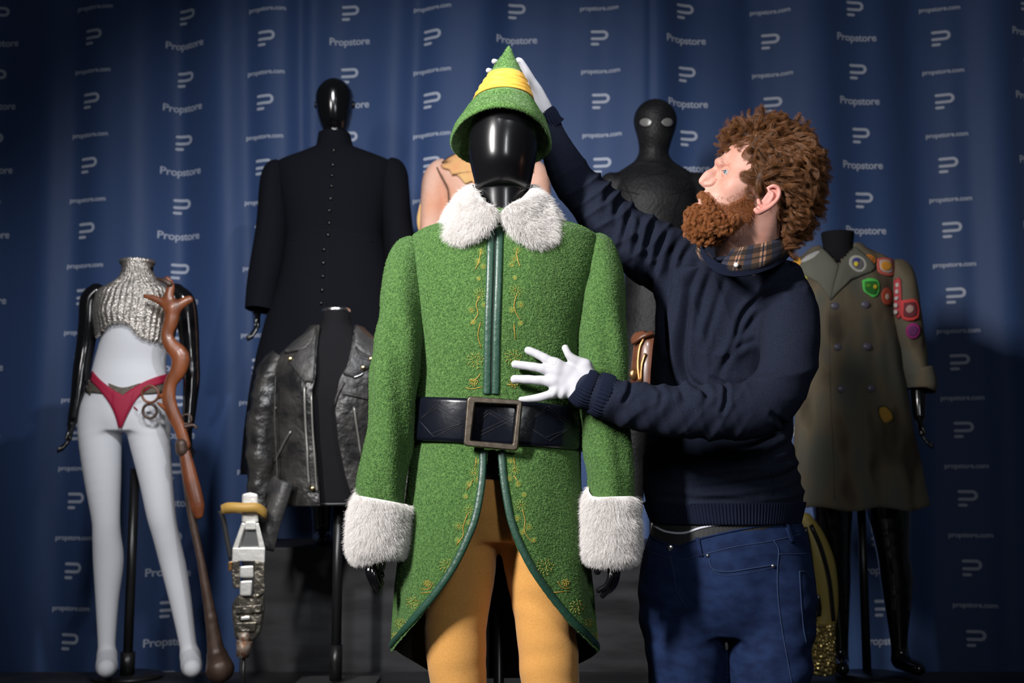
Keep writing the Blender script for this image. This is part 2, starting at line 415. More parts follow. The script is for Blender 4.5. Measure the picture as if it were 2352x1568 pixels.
M['black_cloth'] = mat('black_coat_cloth', (.005, .0055, .0085), .9, spec=.12, bump=[(600, .2, 'n')])
M['charcoal'] = mat('charcoal_form_cloth', (.009, .009, .011), .9, spec=.15)
M['leather'] = mat('worn_black_leather', (.010, .010, .011), .40, var=(.035, .032, .029), vs=11, bump=[(45, .35, 'n')], rvar=.1)
M['leather_light'] = mat('scuffed_leather', (.028, .028, .03), .45, var=(.055, .052, .05), vs=16, bump=[(45, .3, 'n')])
M['zip'] = mat('steel_zip', (.3, .29, .27), .45, .8)
M['brass'] = mat('brass', (.75, .6, .3), .25, 1)
M['peach'] = mat('peach_cloth', (.74, .36, .23), .9, var=(.78, .47, .36), vs=7, bump=[(60, .3, 'n')])
M['orange_cloth'] = mat('apricot_cloth', (.78, .38, .17), .9, var=(.8, .5, .2), vs=14, bump=[(60, .3, 'n')])
M['suit'] = mat('black_textured_suit', (.007, .007, .008), .55, var=(.013, .013, .014), vs=14, bump=[(90, .22, 'v')], spec=.3)
M['lens'] = mat('grey_lens', (.25, .25, .24), .3, .3)
M['leather_brown'] = mat('brown_leather', (.10, .03, .018), .3, var=(.16, .06, .03), vs=14, coat=.2)
M['copper'] = mat('brass_trim', (.55, .3, .12), .3, .9)
def trench():
    m = mat('stained_olive_cotton', (.105, .105, .08), .9, bump=[(400, .2, 'n')]); nt = m.node_tree; b = nt.nodes['Principled BSDF']
    tc = nt.nodes.new('ShaderNodeTexCoord'); n = nt.nodes.new('ShaderNodeTexNoise'); n.inputs['Scale'].default_value = 5; n.inputs['Detail'].default_value = 2
    mp = nt.nodes.new('ShaderNodeMapping'); mp.inputs['Scale'].default_value = (1.6, 1, .7); nt.links.new(tc.outputs['Object'], mp.inputs[0]); nt.links.new(mp.outputs[0], n.inputs[0])
    st = ramp(nt, n.outputs['Fac'], [(.38, (.10, .10, .078)), (.50, (.14, .112, .072)), (.64, (.06, .046, .028))])
    sx = nt.nodes.new('ShaderNodeSeparateXYZ'); nt.links.new(tc.outputs['Object'], sx.inputs[0])
    mr = nt.nodes.new('ShaderNodeMapRange'); mr.inputs[1].default_value = 1.12; mr.inputs[2].default_value = .80; nt.links.new(sx.outputs['Z'], mr.inputs[0])
    mx = nt.nodes.new('ShaderNodeMix'); mx.data_type = 'RGBA'; nt.links.new(mr.outputs[0], mx.inputs[0]); mx.inputs[6].default_value = (.115, .118, .095, 1)
    nt.links.new(st, mx.inputs[7]); nt.links.new(mx.outputs[2], b.inputs['Base Color']); return m
M['trench'] = trench()
def plaid():
    m = mat('plaid', (.02, .02, .03), .9); nt = m.node_tree; b = nt.nodes['Principled BSDF']; tc = nt.nodes.new('ShaderNodeTexCoord')
    sx = nt.nodes.new('ShaderNodeSeparateXYZ'); nt.links.new(tc.outputs['UV'], sx.inputs[0])
    def band(o, freq, stops):
        a = nt.nodes.new('ShaderNodeMath'); a.operation = 'MULTIPLY'; a.inputs[1].default_value = freq; nt.links.new(o, a.inputs[0])
        f = nt.nodes.new('ShaderNodeMath'); f.operation = 'FRACT'; nt.links.new(a.outputs[0], f.inputs[0]); r = ramp(nt, f.outputs[0], stops); r.node.color_ramp.interpolation = 'CONSTANT'; return r
    h = band(sx.outputs['X'], 4.5, [(0, (.015, .018, .04)), (.3, (.07, .04, .026)), (.58, (.26, .16, .11)), (.66, (.015, .015, .025)), (.71, (.26, .16, .11)), (.79, (.06, .035, .022))])
    v = band(sx.outputs['Y'], 1.6, [(0, (.3, .3, .35)), (.35, (1.2, 1.1, 1)), (.6, (.35, .35, .4)), (.75, (1.3, 1.1, .9))])
    mx = nt.nodes.new('ShaderNodeMix'); mx.data_type = 'RGBA'; mx.blend_type = 'MULTIPLY'; mx.inputs[0].default_value = 1
    nt.links.new(h, mx.inputs[6]); nt.links.new(v, mx.inputs[7]); nt.links.new(mx.outputs[2], b.inputs['Base Color']); return m
M['plaid'] = plaid()
def flatc(name, c, r=.8): 
    if name not in M: M[name] = mat(name, c, r)
    return M[name]
# ================================================================ setting
FZ = -.08
g = Geo().box((-4, -2.5, FZ-.05), (4, 6.2, FZ)); o = g.mk('floor', M['floor'], smooth=False); o['kind'] = 'structure'
g = Geo().box((-4, 5.75, FZ), (4, 5.85, 4.2)); o = g.mk('wall_back', mat('wall_paint', (.03, .03, .035), .9), smooth=False); o['kind'] = 'structure'
# curtain with printed lettering
CY = 5.2
FOLD = [(-.96, .045, .05), (-1.56, .045, .09), (-2.08, .05, .09), (-.43, .03, .06), (-1.22, .025, .07), (.61, .010, .02), (.74, .02, .07), (1.10, .03, .07), (1.9, .04, .09), (2.15, .03, .07), (-.05, .018, .07), (.25, .02, .08), (1.52, .025, .08)]
def cy(x, z):
    x = np.asarray(x, float); z = np.asarray(z, float); s = x+.03*np.sin(z*1.1+x*2)+.012*(1.5-z)*x
    y = CY+.034*np.sin(s*7.3+.4)+.017*np.sin(s*15.7+1.1)+.004*np.sin(s*31+2*np.sin(z*.7))
    for c, a, wd in FOLD: y = y+a*np.exp(-((s-c)/wd)**2)
    return y
xs = np.linspace(-3.2, 3.2, 900); zs = np.linspace(FZ+.01, 3.75, 60)
X, Z = np.meshgrid(xs, zs); V = np.stack([X, cy(X, Z), Z], 2).reshape(-1, 3)
n = len(xs); ii = (np.arange(len(zs)-1)[:, None]*n+np.arange(n-1)[None, :]).ravel()
curtain = thing('curtain', 'blue floor-length backdrop curtain with pale repeated lettering and logos', 'curtain', (0, CY, FZ))
cl = mk('curtain_cloth', V, np.stack([ii, ii+1, ii+n+1, ii+n], 1), M['curtain'], curtain)
md = cl.modifiers.new('s', 'SOLIDIFY'); md.thickness = .004; md.offset = 1
def textverts(s, size, bold=.012):
    c = bpy.data.curves.new('t', 'FONT'); c.body = s; c.size = 1; c.align_x = 'CENTER'; c.align_y = 'CENTER'; c.offset = bold; c.resolution_u = 3; c.space_character = .95
    o = bpy.data.objects.new('t', c); COL.objects.link(o); dg = bpy.context.evaluated_depsgraph_get(); me = bpy.data.meshes.new_from_object(o.evaluated_get(dg))
    V = np.array([v.co for v in me.vertices]); Fs = [tuple(p.vertices) for p in me.polygons]
    bpy.data.objects.remove(o); bpy.data.curves.remove(c); bpy.data.meshes.remove(me)
    wdt = V[:, 0].max()-V[:, 0].min(); V = V*(size/wdt); return V, Fs
def logo_mesh(wd):
    # two bars joined by a turn on the right, and a short bar below
    P = [(0, .38)]+[(.68+.22*math.sin(a), .16+.22*math.cos(a)) for a in np.linspace(0, math.pi, 9)]+[(0, -.06)]
    def ribbon(P, r):
        P = np.array(P, float); P = np.concatenate([P[i]+(P[i+1]-P[i])*np.linspace(0, 1, 1+max(1, int(np.linalg.norm(P[i+1]-P[i])/.12)), endpoint=False)[:, None] for i in range(len(P)-1)]+[P[-1:]]); T = np.gradient(P, axis=0); T /= np.linalg.norm(T, axis=1)[:, None]; N = np.stack([-T[:, 1], T[:, 0]], 1)
        L = list(P+N*r); Rr = list(P-N*r)
        e = [P[-1]+r*(T[-1]*math.cos(a)-N[-1]*math.sin(a)) for a in (-.9, -.3, .3, .9)]; s = [P[0]+r*(-T[0]*math.cos(a)+N[0]*math.sin(a)) for a in (-.9, -.3, .3, .9)]
        V = L+Rr+e+s; n = len(P); F = [(i, i+1, n+i+1, n+i) for i in range(n-1)]
        F.append((n-1, 2*n, 2*n+1, 2*n+2, 2*n+3, 2*n-1)); F.append((n, 2*n+4, 2*n+5, 2*n+6, 2*n+7, 0)); return np.array(V), F
    V, Fs = ribbon(P, .085); V2, F2 = ribbon([(0, -.40), (.15, -.40), (.34, -.40)], .085)
    k = len(V); V = np.vstack([V, V2]); Fs = Fs+[tuple(i+k for i in f) for f in F2]
    V = (V-np.array([.44, 0]))*wd; return np.hstack([V, np.zeros((len(V), 1))]), Fs
T1 = textverts('Propstore', .193, .016); T2 = textverts('propstore.com', .181, .02); T3 = logo_mesh(.078)
# tiny deformable print laid on the cloth
def lay(kind, name, cx, cz):
    V, Fs = kind; x = cx+V[:, 0]; z = cz+V[:, 1]
    y = cy(x, z)-.0055
    mk(name, np.stack([x, y, z], 1), Fs, M['print'], curtain, smooth=False)
def curt(px, py):
    p = W(px, py, CY); return p[0], p[2]
colsA = [-12, 418, 801, 1187, 1576, 1967, 2364]; colsB = [217, 614, 993, 1377, 1772, 2167]
STEP = 149.3/ (F/CY) * 1.004
for k, cxp in enumerate([-12, 217, 418, 614, 801, 993, 1187, 1377, 1576, 1772, 1967, 2167, 2364]):
    A = cxp in colsA
    yr = {-12: 92, 217: 86, 418: 92, 614: 92, 801: 90, 993: 86, 1187: 87, 1377: 85, 1576: 91, 1772: 90, 1967: 86, 2167: 81, 2364: 76}[cxp]
    x0, z0 = curt(cxp, yr)
    for i in range(-1, 11):
        z = z0-i*.3115; x = x0+.011*(i*.3115)*(.4+.6*(x0 > 0))
        zz = z+.1458
        if z > .0: lay(T1 if A else T3, 'wordmark' if A else 'logo_mark', x, z)
        if zz > .0 and zz < 3.6: lay(T3 if A else T2, 'logo_mark' if A else 'web_address', x, zz)
# platforms
def plinth(name, lo, hi, label, cat='plinth'):
    g = Geo().box(lo, hi); o = g.mk(name, M['black_paint'], None, False, base=((lo[0]+hi[0])/2, (lo[1]+hi[1])/2, lo[2])); bevel(o, .006); tag(o, label, cat); return o
plinth('stage_platform', (-2.9, 3.45, FZ), (2.22, 4.35, .28), 'long low black stage platform along the bottom of the frame', 'platform')
plinth('display_plinth', (-1.02, 4.36, FZ), (.02, 4.98, .735), 'tall scuffed black box under the long black coat mannequin')
plinth('display_plinth', (.03, 4.36, FZ), (.86, 4.98, .735), 'tall black box under the masked mannequin, right of the green coat')
plinth('display_plinth', (-.32, 2.25, FZ), (.20, 2.95, 0), 'low black box the green-coated mannequin stands on')
# ================================================================ green festive costume on a black mannequin
EY = 2.6
el = thing('mannequin', 'glossy black faceless mannequin wearing the green coat and pointed hat', 'mannequin', (W(1145, 1000, EY)[0], EY, 0))
V, f = vloft([(560, 1100, 1210, EY, .055), (520, 1098, 1212, EY, .055), (470, 1095, 1214, EY, .058), (446, 1093, 1216, EY, .060), (441, 1093.5, 1215.5, EY-.001, .0605), (439, 1092, 1217, EY-.002, .063), (432, 1091.5, 1217.5, EY-.005, .068), (414, 1089, 1221, EY-.008, .076),
   (385, 1082, 1227, EY-.008, .090), (350, 1076, 1234, EY-.004, .097), (315, 1076, 1238, EY, .100), (285, 1082, 1232, EY, .094), (262, 1092, 1222, EY, .082), (245, 1110, 1204, EY, .062), (234, 1132, 1182, EY, .035), (231, 1152, 1160, EY, .006)], 64, 5)
mk('head', V, f, M['mann_head'], el)
s = SDF().stack([(1180, 1060, 1220, EY, .05), (1060, 1040, 1245, EY, .07), (960, 1030, 1255, EY, .085), (760, 1000, 1300, EY, .10), (620, 970, 1330, EY, .095), (560, 1010, 1300, EY, .08), (535, 1060, 1240, EY, .06)])
V, f = s.build(.008); mk('torso', V, f, M['mann_head'], el)
for sx, (hx, hy) in ((-1, (862, 1255)), (1, (1395, 1255))):
    s = SDF()
    if sx < 0:
        s.chain([(874, 1180, 2.52, 24), (862, 1262, 2.51, 20)], .01)
        s.chain([(862, 1262, 2.51, 22), (860, 1290, 2.505, 21)], .012, ((1, .6, 0), .75))
        fg = [[(848, 1285, 2.495, 9.5), (847, 1312, 2.48, 8.5), (856, 1338, 2.48, 7.5), (868, 1357, 2.485, 6)], [(856, 1290, 2.49, 9.5), (858, 1316, 2.475, 8.5), (866, 1338, 2.475, 7.2), (873, 1348, 2.48, 6)],
              [(866, 1292, 2.51, 9), (868, 1315, 2.50, 8), (873, 1332, 2.50, 6.5), (876, 1340, 2.505, 5.5)], [(872, 1290, 2.53, 8), (874, 1312, 2.525, 7), (878, 1322, 2.52, 5.5)],
              [(873, 1272, 2.49, 9), (878, 1290, 2.478, 8), (877, 1305, 2.474, 7)]]
    else:
        s.chain([(1398, 1180, 2.52, 24), (1398, 1262, 2.51, 20)], .01)
        s.chain([(1398, 1262, 2.51, 22), (1402, 1290, 2.505, 21)], .012, ((1, -.6, 0), .75))
        fg = [[(1410, 1285, 2.495, 9.5), (1413, 1315, 2.48, 8.5), (1404, 1345, 2.48, 7.5), (1384, 1368, 2.485, 6)], [(1402, 1290, 2.49, 9.5), (1404, 1320, 2.475, 8.5), (1394, 1344, 2.475, 7.2), (1375, 1356, 2.48, 6)],
              [(1415, 1292, 2.51, 9), (1417, 1318, 2.50, 8), (1410, 1345, 2.50, 6.5), (1398, 1358, 2.505, 5.5)], [(1408, 1290, 2.53, 8), (1410, 1312, 2.525, 7), (1400, 1340, 2.52, 5.5)],
              [(1378, 1270, 2.49, 9.5), (1374, 1292, 2.478, 9), (1372, 1312, 2.474, 8)]]
    for c in fg: s.chain(c, .004)
    V, f = s.build(.0016); mk('hand', relax(V, f, 1), f, M['gloss_black'], el)
for sx, rows in ((-1, [(1048, 1800, EY, 30), (1046, 1985, EY, 24), (1044, 2010, 2.56, 30), (1040, 2030, 2.47, 26)]), (1, [(1262, 1800, EY, 30), (1266, 1985, EY, 24), (1270, 2010, 2.56, 30), (1278, 2030, 2.47, 26)])):
    V, f = SDF().chain(rows, .02).build(.006); mk('foot', V, f, M['gloss_black'], el)
g = Geo(); c = np.array(el.location)
V, f = tube3([c+[0, 0.02, .0005], c+[0, 0.02, .012]], .17, 40); g.add(V, f); V, f = tube3([c+[0, .12, .01], c+[0, .12, .8]], .012, 12, ref=(1, 0, 0)); g.add(V, f); g.mk('stand', M['black_metal'], el)
# tights
ti = thing('tights', 'mustard yellow tights showing under the open green coat', 'tights', (el.location.x, EY, .1))
s = SDF().stack([(1240, 1040, 1240, EY, .085), (1180, 1030, 1245, EY, .10), (1100, 1030, 1245, EY, .10)], .03)
s.chain([(1082, 1190, EY, 62), (1064, 1310, 2.585, 72), (1046, 1440, 2.575, 70), (1053, 1568, 2.57, 62), (1056, 1640, 2.58, 56), (1048, 1760, 2.61, 52), (1046, 1960, 2.61, 28)], .02)
s.chain([(1196, 1190, EY, 62), (1228, 1310, 2.585, 66), (1253, 1440, 2.575, 67), (1264, 1568, 2.57, 65), (1262, 1640, 2.58, 57), (1262, 1760, 2.61, 52), (1266, 1960, 2.61, 28)], .02)
V, f = s.build(.005); V = relax(V, f, 2); N = vnormals(V, f); V = V+N*(.0012*wob(V*[1, 1, 2.5], 30, 5))[:, None]
mk('leg_covering', V, f, M['tights'], ti)
# coat ------------------------------------------------------------
coat = thing('coat', 'long green boucle wool coat with gold embroidery and white fur trim', 'coat', (el.location.x, EY, .5))
rows = [(494, 1096, 1214, EY, .070), (502, 1078, 1230, EY, .080), (513, 1030, 1275, EY, .092), (526, 985, 1325, EY, .102), (538, 955, 1358, EY, .110), (555, 940, 1375, EY, .118), (600, 938, 1378, EY, .130), (680, 945, 1364, EY, .141), (770, 957, 1346, EY, .142), (860, 958, 1340, EY, .136), (920, 954, 1336, EY, .132),
        (970, 952, 1334, EY, .132), (1020, 948, 1334, EY, .136), (1080, 941, 1334, EY, .146), (1150, 933, 1338, EY, .156), (1250, 921, 1348, EY, .166), (1350, 910, 1361, EY, .174), (1440, 904, 1371, EY, .180), (1500, 902, 1377, EY, .183), (1570, 903, 1378, EY, .184)]
C, A, B = vrings(rows, 6)
# centre front drifts left going down
eL = np.array([(1131, 1030), (1118, 1034), (1116, 1090), (1110, 1140), (1098, 1195), (1078, 1250), (1048, 1308), (1008, 1366), (958, 1425), (912, 1478), (903, 1492)], float)
eR = np.array([(1132, 1030), (1143, 1034), (1148, 1090), (1155, 1140), (1166, 1195), (1186, 1255), (1218, 1315), (1258, 1372), (1302, 1425), (1345, 1466), (1374, 1496)], float)
NT = 192
th = np.arange(NT)*2*math.pi/NT; th = th-.55*np.sin(th)*0  # even spacing
th = np.where(th > math.pi, th-2*math.pi, th)
q = np.abs(th)/math.pi; th = np.sign(th)*math.pi*(q**1.35); th = np.sort(th)   # columns gather at the front
zc = C[:, 2]
def coat_pt(t, z, extra=0.0):
    z = np.asarray(z); cx = np.interp(-z, -zc, C[:, 0]); hw = np.interp(-z, -zc, A[:, 0])+extra; hd = np.interp(-z, -zc, B[:, 1])+extra
    wv = np.clip((1.04-z)/.5, 0, 1)*.006*np.sin(t*7+1)
    s = np.sin(t); c = np.cos(t); e = 2/2.25
    return np.stack([cx+(hw+wv)*np.sign(s)*np.abs(s)**e, EY-(hd+wv)*np.sign(c)*np.abs(c)**e, z+0*t], -1)
# hem height for each column: search where the column crosses the edge curve seen from the front
def hem_z(t):
    zz = np.linspace(W(1130, 1030, 2.46)[2], W(1130, 1575, EY)[2], 260)
    P = coat_pt(np.full(260, t), zz); u = P[:, 0]*F/( (P[:, 1]*CA+(P[:, 2]-CZ)*SA))+1176; v = 784-((P[:, 2]-CZ)*CA-P[:, 1]*SA)*F/(P[:, 1]*CA+(P[:, 2]-CZ)*SA)
    E = eL if t < 0 else eR
    if abs(t) > 1.75:
        f_ = min(1, (abs(t)-1.75)/.9); return zz[0]+0*zz[0] if False else (ZC_SIDE[0 if t < 0 else 1]*(1-f_)+ZBACK*f_)
    xe = np.interp(v, E[:, 1], E[:, 0]); xe = np.where(v > E[-1, 1], E[-1, 0]+(-1 if t < 0 else 1)*(v-E[-1, 1])*3, xe)
    out = (u > xe) if t < 0 else (u < xe)
    out &= v > 1031
    k = np.argmax(out) if out.any() else 259
    return zz[k]
ZBACK = W(1140, 1556, 2.78)[2]
ZC_SIDE = (W(903, 1497, EY)[2], W(1375, 1500, EY)[2])
HZ = np.array([hem_z(t) for t in th])
HZ = np.where(np.abs(th) < 1.75, np.maximum(HZ, np.where(th < 0, ZC_SIDE[0], ZC_SIDE[1])), HZ)
ztop = zc[0]; zw = W(1130, 1028, 2.46)[2]
zu = np.linspace(ztop, zw, 70); nl = 60
G = [coat_pt(th, np.full(NT, z)) for z in zu]+[coat_pt(th, zw+(HZ-zw)*k/nl) for k in range(1, nl+1)]
G = np.array(G); m = len(G)
fs = np.array(gridfaces(m, NT)); V = G.reshape(-1, 3); N = vnormals(V, fs)
dz = .0022*wob(V, 14, 3)+.0018*wob(V*[1, 1, .45], 34, 8)
V = V+N*dz[:, None]
body = mk('coat_body', V, fs, M['green_wool'], coat)
# short pile standing off the wool so the outline is fuzzy
P, Nn = surf_sample(V, fs, 60000, rng); Nn = -Nn if np.mean(Nn[:, 1]*(P[:, 1]-EY)) < 0 else Nn
CB = bvh(V, fs)
Gi = []
for k, row in enumerate(G[70:]): 
    c = np.array([np.interp(-row[0, 2], -zc, C[:, 0]), EY, 0]); r = row.copy(); sm = np.clip((np.abs(th)-.45)/.4, 0, 1); r[:, 0] = c[0]+(row[:, 0]-c[0])*(1-.028*sm); r[:, 1] = c[1]+(row[:, 1]-c[1])*.965; r[:, 2] += .004*(1-sm); Gi.append(r)
Gi = np.array(Gi); mk('lining', Gi.reshape(-1, 3), np.array(gridfaces(len(Gi), NT)), M['lining'], coat)
def fuzz(V, fs, n, parent, name='wool_pile', L=.0026, excl=None):
    q = np.array(fs); ar = .5*np.linalg.norm(np.cross(V[q[:, 2]]-V[q[:, 0]], V[q[:, 3]]-V[q[:, 1]]), axis=1).sum(); n = int(ar*190000)
    P, Nn = surf_sample(V, fs, n, rng)
    if excl is not None: k_ = np.array([excl.find_nearest(Vector(p), .007)[0] is None for p in P]); P, Nn = P[k_], Nn[k_]
    Nn = Nn*np.sign(np.sum((Nn*(P-V.mean(0)))[:, :2], 1).mean()); D = Nn+.7*rng.normal(size=P.shape); D /= np.linalg.norm(D, axis=1)[:, None]
    Q = grow(P, D, rng.uniform(.4, 1, len(P))*L, 4, rng, .45, .8)
    h_ = hairs(name, Q, M['wool_pile'], parent, .0004, .0003); h_['kind'] = 'stuff'; return h_
M['wool_pile'] = mat('green_pile', (.055, .15, .028), .9, var=(.12, .255, .065), vs=210)
fuzz(V, fs, 120000, body)
slv = []
for rows in ([(948, 552, 2.585, 18), (936, 580, 2.575, 36), (926, 640, 2.56, 46), (922, 720, 2.545, 52), (914, 820, 2.535, 55), (901, 920, 2.53, 54), (890, 1020, 2.525, 52), (880, 1100, 2.52, 53), (876, 1165, 2.515, 52)],
             [(1364, 548, 2.585, 20), (1378, 578, 2.575, 38), (1384, 640, 2.56, 47), (1384, 720, 2.545, 54), (1386, 820, 2.535, 57), (1391, 920, 2.53, 56), (1397, 1020, 2.525, 54), (1402, 1100, 2.52, 52), (1402, 1165, 2.515, 50)]):
    D = np.array([np.concatenate([W(a, b, c), [R(d, c)]]) for a, b, c, d in rows]); D = cr(D, 10)
    Vv, ff = tube3(D[:, :3], D[:, 3], 48, 1.15, cap=False); ff = np.array(ff); N = vnormals(Vv, ff)
    amp = np.clip((1.50-Vv[:, 2])/.2, 0, 1)
    dz = amp*(.0035*np.sin(Vv[:, 0]*95+Vv[:, 2]*9+Vv[:, 1]*40)+.003*wob(Vv*[1, 1, .5], 24, 4))+.0025*wob(Vv, 40, 9)
    o_ = np.array([D[:, 0].mean(), D[:, 1].mean(), 0])
    cen = D[np.argmin(np.abs(D[None, :, 2]-Vv[:, 2][:, None]), 1), :3]; sg = np.sign(np.sum(N*(Vv-cen), 1).mean()); N = N*sg
    Vv = Vv+N*dz[:, None]; o = mk('sleeve', Vv, ff, M['green_wool'], coat); fuzz(Vv, ff, 45000, o); slv.append((Vv, ff))
# shoulder seams
for pts in ([(950, 546), (946, 570), (945, 620), (955, 680), (968, 730)], [(1353, 548), (1345, 580), (1341, 640), (1334, 700), (1328, 760)]):
    pass
# leather edging, two strips up the front then round the cut-away
def edging(E, side):
    top = [(1144 if side < 0 else 1147, 528)]
    col = np.array([(1138+(-1)*(0), 528), (1135, 640), (1131, 760), (1129, 880), (1128, 905)], float)
    off = -10 if side < 0 else 10
    up = [(x+off-(.0), y) for x, y in col]
    Vv, ff = line_on(CB, up, .0088, .001, 6, 10, .45); mk('leather_edging', Vv, ff, M['green_leather'], coat)
    low = [(x-(8 if side < 0 else -8)*(1 if i < 5 else .9), y-(0 if i < 4 else 5)) for i, (x, y) in enumerate(E[1:])]
    Vv, ff = line_on(CB, low, .0085, .0015, 6, 10, .5); mk('leather_edging', Vv, ff, M['green_leather'], coat)
    # ruched tucks across the strip
edging(eL, -1); edging(eR, 1)
Vv, ff = line_on(CB, [(1138, 505), (1138, 530), (1135, 640), (1131, 760), (1129, 905)], .0028, .0005, 5, 6, .7); mk('front_opening', Vv, ff, M['lining'], coat)
# embroidery
def out_(x, y): return x+((-8 if x < 1133 else 8) if y > 1030 else 0)
def flower(x, y, r, petals=9, dots=3, stems=(), thread='lime_thread'):
    x = out_(x, y)
    g = Geo(); k = Geo()
    for i in range(petals):
        a = 2*math.pi*i/petals+x; c, s_ = math.cos(a), math.sin(a); wd = r*.17
        pts = [(x+c*r*.25, y+s_*r*.25), (x+c*r*.6-s_*wd, y+s_*r*.6+c*wd), (x+c*r, y+s_*r), (x+c*r*.6+s_*wd, y+s_*r*.6-c*wd)]
        g.add(*line_on(CB, pts, .00055, .0012, 2, 4, closed=True))
    ob = g.mk('embroidered_flower', M[thread], coat)
    for i in range(dots):
        a = i*2.4+y; rr = r*.2*(i % 3); p, n = hit(CB, x+math.cos(a)*rr, y+math.sin(a)*rr, .0015); k.add(*ball(p, .0012, 6, 4))
    k.mk('gold_bead', M['gold_thread'], ob)
def stem(pts, r=.0008):
    pts = [(out_(a, b), b) for a, b in pts]
    mk('embroidered_stem', *line_on(CB, pts, r, .0012, 4, 5), M['gold_thread'], coat)
def burst(x, y, r):
    x = out_(x, y)
    g = Geo(); ln = Geo()
    for i in range(14):
        a = i*2.399; rr = r*math.sqrt((i+.5)/14); p, n = hit(CB, x+math.cos(a)*rr, y+math.sin(a)*rr, .0015); g.add(*ball(p, .0014, 6, 4))
    ob = g.mk('gold_bead_cluster', M['gold_thread'], coat)
    for i in range(12):
        a = i*.52; ln.add(*line_on(CB, [(x+math.cos(a)*r*.2, y+math.sin(a)*r*.2), (x+math.cos(a+.25)*r*.65, y+math.sin(a+.25)*r*.65), (x+math.cos(a)*r*1.05, y+math.sin(a)*r*1.05)], .0006, .001, 2, 4))
    ln.mk('thread_rays', M['lime_thread'], ob)
for (x, y, r) in [(1105, 578, 9), (1098, 600, 8), (1110, 612, 8), (1102, 676, 16), (1083, 712, 9), (1113, 700, 8), (1088, 740, 7), (1100, 640, 6), (1098, 1085, 12), (1105, 1102, 9), (1085, 1112, 8), (1086, 1172, 15), (1062, 1208, 10), (1086, 1200, 8), (1060, 1240, 7),
                  (1188, 575, 9), (1182, 594, 10), (1176, 608, 8), (1185, 668, 16), (1196, 700, 9), (1176, 712, 8), (1196, 742, 7), (1183, 638, 6), (1174, 1080, 12), (1163, 1098, 9), (1182, 1112, 8), (1188, 1160, 16), (1180, 1190, 9), (1206, 1210, 10), (1192, 1222, 8), (1218, 1240, 7),
                  (1110, 1060, 8), (1165, 1058, 8), (1196, 1136, 7), (1078, 1140, 7)]: flower(x, y, r)
for pts in ([(1106, 572), (1100, 600), (1092, 618)], [(1102, 680), (1094, 700), (1098, 722), (1080, 746)], [(1104, 740), (1098, 770), (1106, 800)], [(1102, 1050), (1100, 1075)], [(1096, 1100), (1080, 1125)], [(1082, 1180), (1072, 1210), (1072, 1230), (1056, 1252)],
            [(1186, 580), (1190, 600), (1195, 612)], [(1187, 675), (1181, 700), (1186, 720), (1195, 735)], [(1180, 745), (1184, 780)], [(1172, 1050), (1175, 1076)], [(1172, 1092), (1186, 1112)], [(1192, 1170), (1198, 1196), (1196, 1220), (1216, 1248)], [(1070, 890), (1085, 893), (1108, 888)], [(1078, 872), (1092, 872), (1104, 858)], [(1165, 882), (1180, 885)],
            [(975, 1352), (995, 1352), (1003, 1338)], [(975, 1362), (1012, 1358)], [(1272, 1335), (1284, 1350), (1300, 1350)], [(1262, 1360), (1300, 1358)]): stem(pts)
for (x, y, r) in [(1092, 828, 20), (1035, 1300, 18), (957, 1384, 15), (928, 1432, 13), (918, 1460, 9), (1178, 822, 20), (1243, 1302, 20), (1316, 1394, 17), (1345, 1430, 11), (1362, 1462, 10), (1372, 1485, 6), (990, 1340, 9), (1290, 1338, 9), (1180, 880, 11), (1088, 878, 10)]: burst(x, y, r)
